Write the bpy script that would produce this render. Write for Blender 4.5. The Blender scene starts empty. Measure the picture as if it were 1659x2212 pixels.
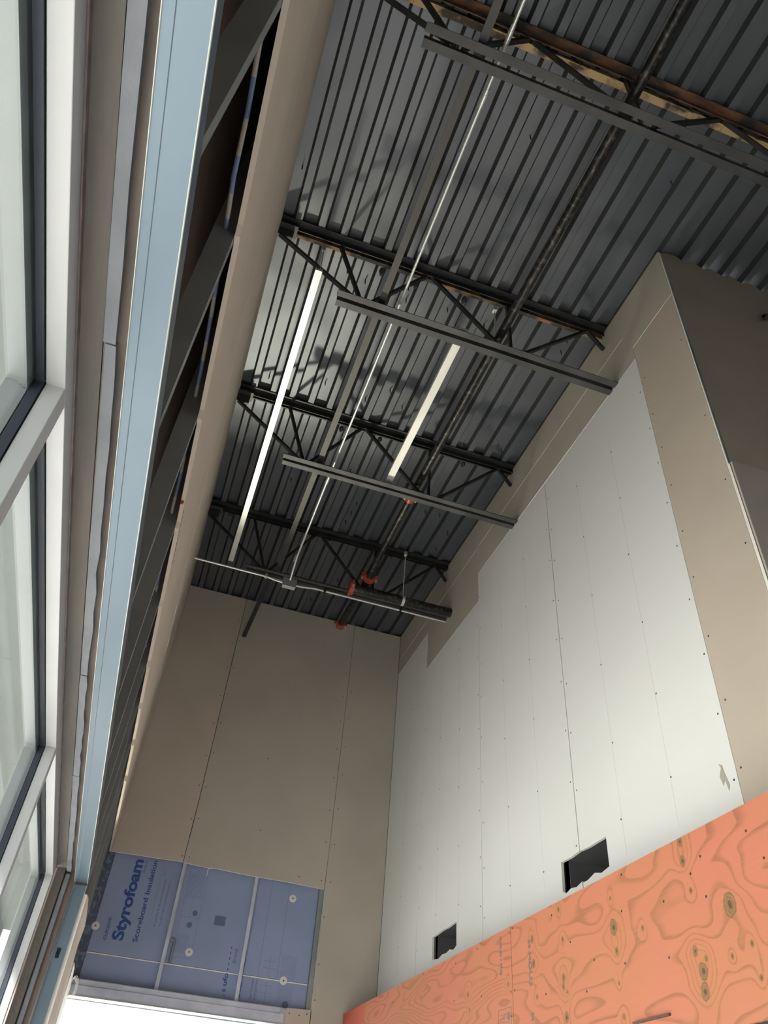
import bpy, math, random
from mathutils import Vector, Matrix
from mathutils.geometry import tessellate_polygon

# ------------------------------------------------------------------ camera, world, sun, exposure
sc = bpy.context.scene
C = sc.collection
EYE = 1.5                      # eye height above the floor; every z below is given relative to the eye
cd = bpy.data.cameras.new('camera'); cam = bpy.data.objects.new('camera', cd); C.objects.link(cam)
cd.sensor_fit = 'VERTICAL'; cd.sensor_height = 36.0; cd.lens = 1655.74 / 2212 * 36.0
cd.clip_start = 0.01
RC = ((0.9454445666, -0.3178506487, 0.0714530383),
      (0.2636868655, 0.6178015436, -0.7408039482),
      (0.1913213, 0.7192302954, 0.6679101540))
X = Vector(RC[0]); Y = -Vector(RC[1]); Z = -Vector(RC[2])
M = Matrix(((X.x, Y.x, Z.x, 0), (X.y, Y.y, Z.y, 0), (X.z, Y.z, Z.z, EYE), (0, 0, 0, 1)))
cam.matrix_world = M
sc.camera = cam

world = bpy.data.worlds.new('overcast_sky'); sc.world = world; world.use_nodes = True
bg = world.node_tree.nodes['Background']
bg.inputs['Color'].default_value = (0.84, 0.93, 1.0, 1); bg.inputs['Strength'].default_value = 1.6

sd = bpy.data.lights.new('sun', 'SUN'); sd.energy = 24.0; sd.angle = math.radians(3); sd.color = (1.0, 0.965, 0.915)
sun = bpy.data.objects.new('sun', sd); C.objects.link(sun)
sun.rotation_euler = Vector((0.70, 0.45, -1.0)).to_track_quat('-Z', 'Y').to_euler()
sun.location = (-8, -6, 14)

# sunlight thrown up off the pavement outside the back opening
gd = bpy.data.lights.new('pavement_glint', 'SPOT'); gd.energy = 900; gd.color = (1.0, 0.91, 0.70)
gd.shadow_soft_size = 0.16; gd.spot_size = math.radians(34); gd.spot_blend = 0.9
gl = bpy.data.objects.new('pavement_glint', gd); C.objects.link(gl)
gl.location = (0.14, 8.45, -1.40 + EYE)
gl.rotation_euler = (Vector((0.35, 3.35, 4.69)) - Vector((0.14, 8.45, -1.40))).to_track_quat('-Z', 'Y').to_euler()

sc.view_settings.view_transform = 'Standard'
sc.view_settings.look = 'None'
sc.view_settings.gamma = 1.0
sc.view_settings.use_curve_mapping = False
sc.view_settings.exposure = 0.32
sc.render.film_transparent = False
sc.cycles.max_bounces = 10
sc.cycles.diffuse_bounces = 6
sc.cycles.sample_clamp_indirect = 6.0
sc.cycles.use_denoising = True

# ------------------------------------------------------------------ materials
def new_mat(name):
    m = bpy.data.materials.new(name); m.use_nodes = True
    nt = m.node_tree
    return m, nt, nt.nodes['Principled BSDF']

def mat(name, col, rough=0.7, metal=0.0, var=0.0, scale=6.0, bump=0.0, bscale=60.0, stretch=(1, 1, 1), col2=None, lo=0.35, hi=0.65, detail=5.0):
    m, nt, b = new_mat(name)
    b.inputs['Roughness'].default_value = rough; b.inputs['Metallic'].default_value = metal
    b.inputs['Base Color'].default_value = (*col, 1)
    tc = nt.nodes.new('ShaderNodeTexCoord'); mp = nt.nodes.new('ShaderNodeMapping')
    g = nt.nodes.new('ShaderNodeNewGeometry')
    nt.links.new(g.outputs['Position'], mp.inputs['Vector']); mp.inputs['Scale'].default_value = stretch
    if var or col2:
        n = nt.nodes.new('ShaderNodeTexNoise'); n.inputs['Scale'].default_value = scale; n.inputs['Detail'].default_value = detail
        nt.links.new(mp.outputs['Vector'], n.inputs['Vector'])
        r = nt.nodes.new('ShaderNodeValToRGB')
        r.color_ramp.elements[0].position = lo; r.color_ramp.elements[1].position = hi
        if col2 is None:
            col2 = tuple(c * (1 + var) for c in col); c1 = tuple(c * (1 - var) for c in col)
        else:
            c1 = col
        r.color_ramp.elements[0].color = (*c1, 1); r.color_ramp.elements[1].color = (*col2, 1)
        nt.links.new(n.outputs['Fac'], r.inputs['Fac']); nt.links.new(r.outputs['Color'], b.inputs['Base Color'])
    if bump:
        n2 = nt.nodes.new('ShaderNodeTexNoise'); n2.inputs['Scale'].default_value = bscale; n2.inputs['Detail'].default_value = 4
        nt.links.new(mp.outputs['Vector'], n2.inputs['Vector'])
        bp = nt.nodes.new('ShaderNodeBump'); bp.inputs['Strength'].default_value = bump; bp.inputs['Distance'].default_value = 0.01
        nt.links.new(n2.outputs['Fac'], bp.inputs['Height']); nt.links.new(bp.outputs['Normal'], b.inputs['Normal'])
    return m

m_beige = mat('beige_gypsum_paper', (0.465, 0.405, 0.345), 0.9, var=0.05, scale=1.3)
m_beige2 = mat('grey_gypsum_paper', (0.42, 0.385, 0.335), 0.9, var=0.06, scale=1.5)
m_white = mat('white_gypsum_board', (0.67, 0.675, 0.675), 0.85, var=0.02, scale=1.0)
m_edge = mat('gypsum_core', (0.75, 0.74, 0.70), 0.95)
m_dark = mat('dark_cavity', (0.035, 0.037, 0.04), 0.9)
m_joint = mat('joint_shadow', (0.16, 0.15, 0.13), 0.9)
m_screw = mat('black_screw', (0.02, 0.02, 0.02), 0.6)
m_joist = mat('dark_primed_steel', (0.022, 0.023, 0.025), 0.45, 0.3, col2=(0.05, 0.047, 0.044), scale=9, lo=0.45, hi=0.8)
m_rust = mat('rusty_primed_steel', (0.03, 0.026, 0.024), 0.7, 0.1, col2=(0.20, 0.085, 0.035), scale=7, lo=0.42, hi=0.66, stretch=(1, 3, 3))
m_ochre = mat('yellowed_bare_steel', (0.05, 0.035, 0.025), 0.7, 0.1, col2=(0.42, 0.30, 0.16), scale=8, lo=0.40, hi=0.52)
m_rust2 = mat('rust_edged_dark_steel', (0.035, 0.03, 0.026), 0.7, 0.1, col2=(0.24, 0.14, 0.07), scale=8, lo=0.46, hi=0.60)
m_chord = mat('grey_primed_steel', (0.062, 0.062, 0.064), 0.5, 0.3, var=0.25, scale=5)
m_pipe = mat('black_steel_pipe', (0.018, 0.017, 0.017), 0.42, 0.5, col2=(0.11, 0.10, 0.09), scale=34, lo=0.52, hi=0.72, bump=0.2)
m_angle = mat('brown_grey_steel', (0.064, 0.061, 0.058), 0.45, 0.5, col2=(0.22, 0.10, 0.05), scale=2.2, lo=0.66, hi=0.72)
m_zinc = mat('galvanised_steel', (0.50, 0.54, 0.56), 0.36, 0.85, var=0.06, scale=14)
m_zincb = mat('bright_galvanised_strut', (0.72, 0.72, 0.68), 0.42, 0.55, var=0.10, scale=9, stretch=(1, 0.25, 1))
m_track = mat('galvanised_track_steel', (0.112, 0.15, 0.19), 0.42, 0.4, var=0.04, scale=5, stretch=(1, .3, 1))
m_stud = mat('grey_galvanised_stud', (0.27, 0.295, 0.305), 0.5, 0.6, var=0.1, scale=4)
m_fstud = mat('pale_lavender_steel_stud', (0.52, 0.56, 0.68), 0.5, 0.3, var=0.1, scale=8)
m_pencil = mat('faint_pencil', (0.50, 0.50, 0.48), 0.9)
m_emt = mat('conduit_steel', (0.78, 0.79, 0.76), 0.32, 0.6, var=0.04, scale=6)
m_red = mat('red_painted_iron', (0.30, 0.045, 0.025), 0.4, 0.0, var=0.15, scale=20)
m_white_alu = mat('white_anodised_frame', (0.34, 0.345, 0.355), 0.45, 0.1, var=0.03, scale=3)
m_gasket = mat('black_glazing_gasket', (0.012, 0.018, 0.03), 0.6)
m_soffitA = mat('weathered_blocking_board', (0.125, 0.105, 0.095), 0.9, col2=(0.095, 0.09, 0.085), scale=3, bump=0.5, bscale=14, stretch=(3, .5, 3))
m_foam = mat('pale_grey_foam_strip', (0.13, 0.135, 0.152), 0.85, var=0.08, scale=9, bump=0.3, bscale=30)
m_sheath = mat('brown_sheathing', (0.34, 0.26, 0.235), 0.9, var=0.12, scale=3)
m_floor = mat('concrete_slab', (0.50, 0.48, 0.455), 0.75, var=0.12, scale=2)
m_ground = mat('sunlit_concrete_pavement', (0.60, 0.58, 0.54), 0.9, var=0.08, scale=0.6)
m_blue = mat('blue_rigid_foam', (0.25, 0.31, 0.48), 0.75, var=0.05, scale=2)
m_bluedk = mat('blue_foam_tape', (0.075, 0.105, 0.16), 0.7, col2=(0.16, 0.20, 0.26), scale=30, lo=.5, hi=.62)
m_ink = mat('blue_print_ink', (0.03, 0.075, 0.26), 0.7)
m_ink2 = mat('pale_blue_print_ink', (0.11, 0.145, 0.26), 0.7)
m_washer = mat('white_plastic_washer', (0.62, 0.62, 0.62), 0.6)
m_inkp = mat('grey_stamp_ink', (0.16, 0.14, 0.12), 0.8)
m_canopy = mat('pale_canopy_soffit', (0.135, 0.155, 0.15), 0.8, var=0.03, scale=2)
m_outer = mat('dimmed_outer_frame', (0.15, 0.165, 0.17), 0.5, 0.1, var=0.05, scale=4)  # same frame metal, colour darkened to offset the bright outdoor light
m_bend = mat('painted_fold_highlight', (0.34, 0.345, 0.32), 0.35, 0.2)  # highlight along the steel folds, painted as a lighter colour
m_cream = mat('cream_cord', (0.75, 0.73, 0.70), 0.8)

def glass_mat():
    m = bpy.data.materials.new('clear_glass'); m.use_nodes = True; nt = m.node_tree; nt.nodes.clear()
    o = nt.nodes.new('ShaderNodeOutputMaterial'); t = nt.nodes.new('ShaderNodeBsdfTransparent'); g = nt.nodes.new('ShaderNodeBsdfGlossy')
    t.inputs['Color'].default_value = (0.93, 0.955, 0.955, 1); g.inputs['Roughness'].default_value = 0.02
    lw = nt.nodes.new('ShaderNodeLayerWeight'); lw.inputs['Blend'].default_value = 0.5
    p5 = nt.nodes.new('ShaderNodeMath'); p5.operation = 'POWER'; p5.inputs[1].default_value = 4.5; nt.links.new(lw.outputs['Facing'], p5.inputs[0])
    f = nt.nodes.new('ShaderNodeMath'); f.operation = 'MULTIPLY_ADD'; f.inputs[1].default_value = 0.5; f.inputs[2].default_value = 0.03; nt.links.new(p5.outputs[0], f.inputs[0])
    mx = nt.nodes.new('ShaderNodeMixShader')
    nt.links.new(f.outputs[0], mx.inputs[0]); nt.links.new(t.outputs[0], mx.inputs[1]); nt.links.new(g.outputs[0], mx.inputs[2])
    nt.links.new(mx.outputs[0], o.inputs['Surface']); return m
m_glass = glass_mat()

def deck_mat():
    m, nt, b = new_mat('galvanised_roof_deck')
    b.inputs['Metallic'].default_value = 0.35; b.inputs['Roughness'].default_value = 0.38
    g = nt.nodes.new('ShaderNodeNewGeometry'); mp = nt.nodes.new('ShaderNodeMapping'); mp.inputs['Scale'].default_value = (1.2, 0.7, 1)
    nt.links.new(g.outputs['Position'], mp.inputs['Vector'])
    n = nt.nodes.new('ShaderNodeTexNoise'); n.inputs['Scale'].default_value = 1.5; n.inputs['Detail'].default_value = 3
    nt.links.new(mp.outputs['Vector'], n.inputs['Vector'])
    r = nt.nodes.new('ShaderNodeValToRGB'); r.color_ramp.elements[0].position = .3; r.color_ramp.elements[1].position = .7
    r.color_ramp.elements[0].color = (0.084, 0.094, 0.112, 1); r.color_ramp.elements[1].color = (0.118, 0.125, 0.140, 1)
    nt.links.new(n.outputs['Fac'], r.inputs['Fac']); nt.links.new(r.outputs['Color'], b.inputs['Base Color'])
    n2 = nt.nodes.new('ShaderNodeTexNoise'); n2.inputs['Scale'].default_value = 2.2; n2.inputs['Detail'].default_value = 1
    nt.links.new(g.outputs['Position'], n2.inputs['Vector'])
    bp = nt.nodes.new('ShaderNodeBump'); bp.inputs['Strength'].default_value = 0.35; bp.inputs['Distance'].default_value = 0.05
    nt.links.new(n2.outputs['Fac'], bp.inputs['Height']); nt.links.new(bp.outputs['Normal'], b.inputs['Normal'])
    return m
m_deck = deck_mat()
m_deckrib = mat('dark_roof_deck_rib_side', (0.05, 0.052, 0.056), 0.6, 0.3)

KNOTS = [(3.384, 1.05, 12), (3.656, .981, 16), (3.652, .877, 18), (3.366, .924, 11), (2.951, .995, 8), (2.951, .886, 28), (2.754, .843, 10),
 (2.947, .801, 13), (2.435, .898, 10), (2.251, .81, 34), (2.469, .712, 16), (2.42, .683, 10), (2.445, .648, 24),
 (2.455, .591, 24), (2.189, .683, 10), (2.29, .666, 9), (2.957, .692, 8), (3.381, .777, 15), (3.389, .745, 12), (3.38, .632, 18),
 (2.951, .58, 10), (3.929, .836, 10), (2.181, .589, 9), (3.636, .742, 8), (3.357, .721, 8), (5.462, .98, 9), (5.142, .951, 7),
 (4.425, .863, 12), (4.406, .79, 9), (5.122, 1.072, 8), (2.447, 1.069, 16), (2.452, 1.002, 18)]

def ply_mat():
    """Red-stained plywood: contour-line grain bent round each knot, dark knot rings at their places."""
    m, nt, b = new_mat('red_stained_plywood'); b.inputs['Roughness'].default_value = 0.75
    N = nt.nodes.new; L = nt.links.new
    def math_(op, a, c=None, d=None, clamp=False):
        n = N('ShaderNodeMath'); n.operation = op; n.use_clamp = clamp
        for i, v in enumerate((a, c, d)):
            if v is None: continue
            if isinstance(v, (int, float)): n.inputs[i].default_value = v
            else: L(v, n.inputs[i])
        return n.outputs[0]
    g = N('ShaderNodeNewGeometry'); sp = N('ShaderNodeSeparateXYZ'); L(g.outputs['Position'], sp.inputs[0])
    y, z = sp.outputs['Y'], sp.outputs['Z']
    cb = N('ShaderNodeCombineXYZ'); L(math_('MULTIPLY', y, 0.60), cb.inputs[0]); L(math_('MULTIPLY', z, 2.3), cb.inputs[1])
    n1 = N('ShaderNodeTexNoise'); n1.inputs['Scale'].default_value = 1.35; n1.inputs['Detail'].default_value = 2.2; n1.inputs['Roughness'].default_value = 0.42
    L(cb.outputs[0], n1.inputs['Vector'])
    field = math_('MULTIPLY', n1.outputs['Fac'], 15.0)
    field = math_('ADD', field, math_('MULTIPLY', z, 2.5))
    knot = None; halo = None; core = None
    for (ky, kz, s) in KNOTS:
        r = s * 0.00078
        dy = math_('SUBTRACT', y, ky); dz = math_('MULTIPLY', math_('SUBTRACT', z, kz + EYE), 0.80)
        d2 = math_('ADD', math_('MULTIPLY', dy, dy), math_('MULTIPLY', dz, dz))
        e = math_('EXPONENT', math_('MULTIPLY', d2, -1.0 / (2 * (r * 2.6) ** 2)))
        k = math_('MULTIPLY_ADD', math_('SQRT', d2), -1.0 / (r * 1.25), 1.0)
        knot = k if knot is None else math_('MAXIMUM', knot, k)
        halo = e if halo is None else math_('ADD', halo, math_('MULTIPLY', e, 0.6 + s / 40))
    nk = N('ShaderNodeTexNoise'); nk.inputs['Scale'].default_value = 45; nk.inputs['Detail'].default_value = 2; L(g.outputs['Position'], nk.inputs['Vector'])
    knot = math_('ADD', knot, math_('MULTIPLY', math_('SUBTRACT', nk.outputs['Fac'], 0.5), 0.55))
    field = math_('ADD', field, math_('MULTIPLY', halo, 1.6))
    busy = N('ShaderNodeMapRange'); L(y, busy.inputs['Value']); busy.inputs['From Min'].default_value = 3.881; busy.inputs['From Max'].default_value = 3.883
    busy.inputs['To Min'].default_value = 1.0; busy.inputs['To Max'].default_value = 1.75
    field = math_('MULTIPLY', field, busy.outputs[0])
    fr = math_('FRACT', field)
    line = math_('SMOOTH_MIN', fr, math_('SUBTRACT', 1.0, fr), 0.05)
    n3 = N('ShaderNodeTexNoise'); n3.inputs['Scale'].default_value = 3; L(cb.outputs[0], n3.inputs['Vector'])
    mr = N('ShaderNodeMapRange'); mr.interpolation_type = 'SMOOTHSTEP'; L(fr, mr.inputs['Value'])
    mr.inputs['From Min'].default_value = 0.62; mr.inputs['From Max'].default_value = 0.93; mr.inputs['To Min'].default_value = 0; mr.inputs['To Max'].default_value = 1
    drop = N('ShaderNodeMapRange'); drop.interpolation_type = 'SMOOTHSTEP'; L(fr, drop.inputs['Value'])
    drop.inputs['From Min'].default_value = 0.955; drop.inputs['From Max'].default_value = 1.0; drop.inputs['To Min'].default_value = 1; drop.inputs['To Max'].default_value = 0
    grain = math_('MULTIPLY', math_('MULTIPLY', mr.outputs[0], drop.outputs[0]), math_('ADD', 0.25, n3.outputs['Fac']), clamp=True)
    # large blotches of stain
    n2 = N('ShaderNodeTexNoise'); n2.inputs['Scale'].default_value = 1.6; n2.inputs['Detail'].default_value = 3; L(g.outputs['Position'], n2.inputs['Vector'])
    r1 = N('ShaderNodeValToRGB'); r1.color_ramp.elements[0].position = .35; r1.color_ramp.elements[1].position = .68
    r1.color_ramp.elements[0].color = (0.43, 0.16, 0.080, 1); r1.color_ramp.elements[1].color = (0.465, 0.145, 0.095, 1)
    L(n2.outputs['Fac'], r1.inputs['Fac'])
    def mix(a, bcol, fac):
        x = N('ShaderNodeMix'); x.data_type = 'RGBA'
        if isinstance(a, tuple): x.inputs[6].default_value = a
        else: L(a, x.inputs[6])
        x.inputs[7].default_value = bcol
        L(fac, x.inputs[0]); return x.outputs[2]
    c = mix(r1.outputs['Color'], (0.20, 0.085, 0.035, 1), math_('MULTIPLY', grain, 0.72))
    # fine fibres
    cf = N('ShaderNodeCombineXYZ'); L(math_('MULTIPLY', y, 6.0), cf.inputs[0]); L(math_('MULTIPLY', z, 160.0), cf.inputs[1])
    nf = N('ShaderNodeTexNoise'); nf.inputs['Scale'].default_value = 1.0; nf.inputs['Detail'].default_value = 2; L(cf.outputs[0], nf.inputs['Vector'])
    c = mix(c, (0.45, 0.20, 0.09, 1), math_('MULTIPLY', math_('SUBTRACT', nf.outputs['Fac'], 0.42, clamp=True), 0.9, clamp=True))
    c = mix(c, (0.34, 0.16, 0.05, 1), math_('MULTIPLY', halo, 0.16, clamp=True))
    kr = N('ShaderNodeValToRGB'); el = kr.color_ramp.elements
    el[0].position = 0.0; el[0].color = (0.30, 0.14, 0.05, 1); el[1].position = 1.0; el[1].color = (0.05, 0.035, 0.018, 1)
    for p_, c_ in ((0.16, (0.13, 0.075, 0.028, 1)), (0.30, (0.26, 0.15, 0.06, 1)), (0.45, (0.15, 0.085, 0.03, 1)), (0.60, (0.24, 0.135, 0.055, 1)), (0.72, (0.07, 0.045, 0.02, 1))):
        q_ = el.new(p_); q_.color = c_
    L(knot, kr.inputs['Fac'])
    kf = N('ShaderNodeMapRange'); L(knot, kf.inputs['Value']); kf.inputs['From Min'].default_value = 0.0; kf.inputs['From Max'].default_value = 0.12
    mk = N('ShaderNodeMix'); mk.data_type = 'RGBA'; L(c, mk.inputs[6]); L(kr.outputs['Color'], mk.inputs[7]); L(math_('MULTIPLY', kf.outputs[0], 0.9), mk.inputs[0]); c = mk.outputs[2]
    # redder end of the last sheet
    endm = N('ShaderNodeMapRange'); L(y, endm.inputs['Value']); endm.inputs['From Min'].default_value = 6.30; endm.inputs['From Max'].default_value = 6.36
    c = mix(c, (0.50, 0.09, 0.065, 1), math_('MULTIPLY', endm.outputs[0], 0.75))
    L(c, b.inputs['Base Color']); return m
m_ply = ply_mat()

def block_mat():
    m, nt, b = new_mat('pale_block_wall'); b.inputs['Roughness'].default_value = 0.9
    g = nt.nodes.new('ShaderNodeNewGeometry'); mp = nt.nodes.new('ShaderNodeMapping')
    mp.inputs['Rotation'].default_value = (math.radians(90), 0, 0); nt.links.new(g.outputs['Position'], mp.inputs['Vector'])
    k = nt.nodes.new('ShaderNodeTexBrick'); k.inputs['Scale'].default_value = 1.0
    k.inputs['Color1'].default_value = (0.78, 0.77, 0.74, 1); k.inputs['Color2'].default_value = (0.72, 0.72, 0.70, 1); k.inputs['Mortar'].default_value = (0.42, 0.42, 0.41, 1)
    k.inputs['Brick Width'].default_value = 1.2; k.inputs['Row Height'].default_value = 0.6; k.inputs['Mortar Size'].default_value = 0.02
    nt.links.new(mp.outputs['Vector'], k.inputs['Vector']); nt.links.new(k.outputs['Color'], b.inputs['Base Color']); return m
m_block = block_mat()

def mc_mat():
    """Spiral-ribbed flexible cable with blue and buff lengths along it."""
    m, nt, b = new_mat('blue_banded_flexible_cable'); b.inputs['Roughness'].default_value = 0.5
    g = nt.nodes.new('ShaderNodeNewGeometry'); s = nt.nodes.new('ShaderNodeSeparateXYZ'); nt.links.new(g.outputs['Position'], s.inputs[0])
    w = nt.nodes.new('ShaderNodeMath'); w.operation = 'MULTIPLY'; w.inputs[1].default_value = 5.0; nt.links.new(s.outputs['Y'], w.inputs[0])
    f = nt.nodes.new('ShaderNodeMath'); f.operation = 'FRACT'; nt.links.new(w.outputs[0], f.inputs[0])
    r = nt.nodes.new('ShaderNodeValToRGB'); r.color_ramp.interpolation = 'CONSTANT'
    r.color_ramp.elements[0].color = (0.10, 0.14, 0.25, 1); r.color_ramp.elements[1].position = 0.55; r.color_ramp.elements[1].color = (0.26, 0.24, 0.22, 1)
    nt.links.new(f.outputs[0], r.inputs['Fac'])
    w2 = nt.nodes.new('ShaderNodeMath'); w2.operation = 'MULTIPLY'; w2.inputs[1].default_value = 110.0; nt.links.new(s.outputs['Y'], w2.inputs[0])
    f2 = nt.nodes.new('ShaderNodeMath'); f2.operation = 'FRACT'; nt.links.new(w2.outputs[0], f2.inputs[0])
    bp = nt.nodes.new('ShaderNodeBump'); bp.inputs['Distance'].default_value = 0.004; nt.links.new(f2.outputs[0], bp.inputs['Height'])
    nt.links.new(r.outputs['Color'], b.inputs['Base Color']); nt.links.new(bp.outputs['Normal'], b.inputs['Normal']); return m
m_mc = mc_mat()

# ------------------------------------------------------------------ builders
class MB:
    def __init__(s): s.v = []; s.f = []; s.mi = []
    def poly(s, pts, m=0):
        n = len(s.v); s.v += [Vector(p) for p in pts]; s.f.append(tuple(range(n, n + len(pts)))); s.mi.append(m)
    def box(s, x0, x1, y0, y1, z0, z1, m=0):
        s.hexa([(x0, y0, z0), (x1, y0, z0), (x1, y1, z0), (x0, y1, z0), (x0, y0, z1), (x1, y0, z1), (x1, y1, z1), (x0, y1, z1)], m); return s
    def hexa(s, p, m=0):
        n = len(s.v); s.v += [Vector(q) for q in p]
        for f in ((0, 3, 2, 1), (4, 5, 6, 7), (0, 1, 5, 4), (1, 2, 6, 5), (2, 3, 7, 6), (3, 0, 4, 7)):
            s.f.append(tuple(n + i for i in f)); s.mi.append(m)
    def bar(s, a, b, w, h, up=(0, 0, 1), m=0):
        """rectangular bar from a to b, w across, h along up"""
        a = Vector(a); b = Vector(b); d = (b - a).normalized(); r = d.cross(Vector(up)).normalized(); u = r.cross(d)
        r = r * (w / 2); u = u * (h / 2)
        s.hexa([a - r - u, a + r - u, b + r - u, b - r - u, a - r + u, a + r + u, b + r + u, b - r + u], m); return s
    def tube(s, pts, r, n=14, m=0, caps=True):
        pts = [Vector(p) for p in pts]; rings = []
        rr = r if isinstance(r, (list, tuple)) else [r] * len(pts)
        ref = None
        for i, p in enumerate(pts):
            d = (pts[min(i + 1, len(pts) - 1)] - pts[max(i - 1, 0)]).normalized()
            if ref is None:
                ref = Vector((0, 0, 1)) if abs(d.z) < 0.9 else Vector((1, 0, 0))
            u = (ref - d * ref.dot(d)).normalized(); w = d.cross(u); ref = u
            k = len(s.v)
            for j in range(n):
                t = 2 * math.pi * j / n
                s.v.append(p + (u * math.cos(t) + w * math.sin(t)) * rr[i])
            rings.append(k)
        for a, b in zip(rings, rings[1:]):
            for j in range(n):
                s.f.append((a + j, a + (j + 1) % n, b + (j + 1) % n, b + j)); s.mi.append(m)
        if caps:
            s.f.append(tuple(rings[0] + j for j in range(n))[::-1]); s.mi.append(m)
            s.f.append(tuple(rings[-1] + j for j in range(n))); s.mi.append(m)
        return s
    def slab(s, to3, loops, depth, m=0, me=None):
        """plate: 2-D loops (outer first, then holes) mapped by to3(u, v, w); w = 0 face and w = depth back"""
        me = m if me is None else me
        l3 = [[Vector((u, v, 0)) for u, v in lp] for lp in loops]
        tris = tessellate_polygon(l3); flat = [p for lp in l3 for p in lp]; n = len(flat)
        k = len(s.v)
        s.v += [Vector(to3(p.x, p.y, 0)) for p in flat] + [Vector(to3(p.x, p.y, depth)) for p in flat]
        for t in tris:
            s.f.append(tuple(k + i for i in t)); s.mi.append(m)
            s.f.append(tuple(k + n + i for i in reversed(t))); s.mi.append(m)
        o = 0
        for lp in l3:
            c = len(lp)
            for i in range(c):
                a, b = o + i, o + (i + 1) % c
                s.f.append((k + a, k + b, k + n + b, k + n + a)); s.mi.append(me)
            o += c
        return s
    def build(s, name, mats, parent=None, smooth=False, origin=None, bevel=0):
        if not isinstance(mats, (list, tuple)): mats = [mats]
        lo = [min(v[i] for v in s.v) for i in range(3)]; hi = [max(v[i] for v in s.v) for i in range(3)]
        c = Vector(origin) if origin else Vector(((lo[0] + hi[0]) / 2, (lo[1] + hi[1]) / 2, lo[2]))
        me = bpy.data.meshes.new(name); me.from_pydata([v - c for v in s.v], [], s.f)
        for x in mats: me.materials.append(x)
        for p, i in zip(me.polygons, s.mi): p.material_index = i; p.use_smooth = smooth
        me.update()
        import bmesh
        bm = bmesh.new(); bm.from_mesh(me); bmesh.ops.recalc_face_normals(bm, faces=bm.faces[:]); bm.to_mesh(me); bm.free()
        o = bpy.data.objects.new(name, me); C.objects.link(o)
        w = c + Vector((0, 0, EYE))
        place(o, w, parent)
        if smooth: 
            try: me.set_sharp_from_angle(angle=math.radians(40))
            except Exception: pass
        if bevel:
            md = o.modifiers.new('bevel', 'BEVEL'); md.width = bevel; md.segments = 2; md.limit_method = 'ANGLE'
        return o

WPOS = {}
def place(o, w, parent):
    WPOS[o.name] = Vector(w)
    if parent is not None:
        o.parent = parent; o.location = Vector(w) - WPOS[parent.name]
    else: o.location = w

def empty(name, p):
    o = bpy.data.objects.new(name, None); C.objects.link(o); o.empty_display_size = 0.1
    place(o, Vector(p) + Vector((0, 0, EYE)), None); return o
def tag(o, label, cat, group=None, kind=None):
    if label: o['label'] = label
    if cat: o['category'] = cat
    if group: o['group'] = group
    if kind: o['kind'] = kind
    return o
def struct(o): o['kind'] = 'structure'; return o

XR, XL, YB, YE = 2.17, -0.178, 6.92, 1.94
ZLO, ZHI = 4.672, 4.712
ZF = -1.5
rnd = random.Random(4)

def on_right(x):  return lambda u, v, w: (x + w, u, v)       # u = y, v = z, facing -x
def on_left(x):   return lambda u, v, w: (x - w, u, v)
def on_back(y):   return lambda u, v, w: (u, y + w, v)       # u = x, v = z, facing -y

# ------------------------------------------------------------------ floor, ceiling, walls
mb = MB(); mb.box(-0.6, 6.2, -4.2, 7.3, ZF - 0.15, ZF); struct(mb.build('floor', m_floor))
mb = MB()
pitch = 0.1524; x = -0.071 - pitch * 3
prof = []
while x < 6.2:
    for dx, z in ((-0.0381, ZHI), (-0.022, ZLO), (0.022, ZLO), (0.0381, ZHI)): prof.append((x + dx, z))
    x += pitch
y0, y1 = -4.2, 7.2
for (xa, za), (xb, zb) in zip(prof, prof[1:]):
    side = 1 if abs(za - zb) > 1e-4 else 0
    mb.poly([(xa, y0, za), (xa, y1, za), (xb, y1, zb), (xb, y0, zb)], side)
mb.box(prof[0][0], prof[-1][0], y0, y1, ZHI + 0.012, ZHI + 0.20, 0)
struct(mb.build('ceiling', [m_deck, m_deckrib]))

# right wall: stud cavity and boards; two duct holes
H1 = [(3.805, 1.272), (3.80, 1.415), (3.70, 1.412), (3.62, 1.417), (3.52, 1.411), (3.345, 1.412), (3.345, 1.272), (3.42, 1.262), (3.48, 1.278), (3.55, 1.262), (3.60, 1.272), (3.66, 1.258), (3.72, 1.266), (3.77, 1.254)]
H2 = [(5.69, 1.285), (5.692, 1.427), (5.60, 1.429), (5.50, 1.434), (5.40, 1.431), (5.247, 1.437), (5.245, 1.292), (5.30, 1.276), (5.36, 1.290), (5.42, 1.280), (5.50, 1.284), (5.57, 1.270), (5.64, 1.279)]
TH = 0.0159
def rect(a, b, c, d): return [(a, c), (b, c), (b, d), (a, d)]
mb = MB()
bxx = XR + TH
hol1 = rect(3.33, 3.81, 1.25, 1.43); hol2 = rect(5.23, 5.70, 1.265, 1.445)
mb.slab(on_right(bxx + 0.001), [rect(2.065, 7.1, ZF, ZLO + 0.03), hol1, hol2], 0.012, 0)
mb.box(bxx + 0.30, bxx + 0.32, 2.065, 7.1, ZF, ZLO, 0)
mb.box(bxx + 0.013, bxx + 0.32, 7.08, 7.1, ZF, ZLO, 0)
struct(mb.build('wall_right', m_dark))
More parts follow.
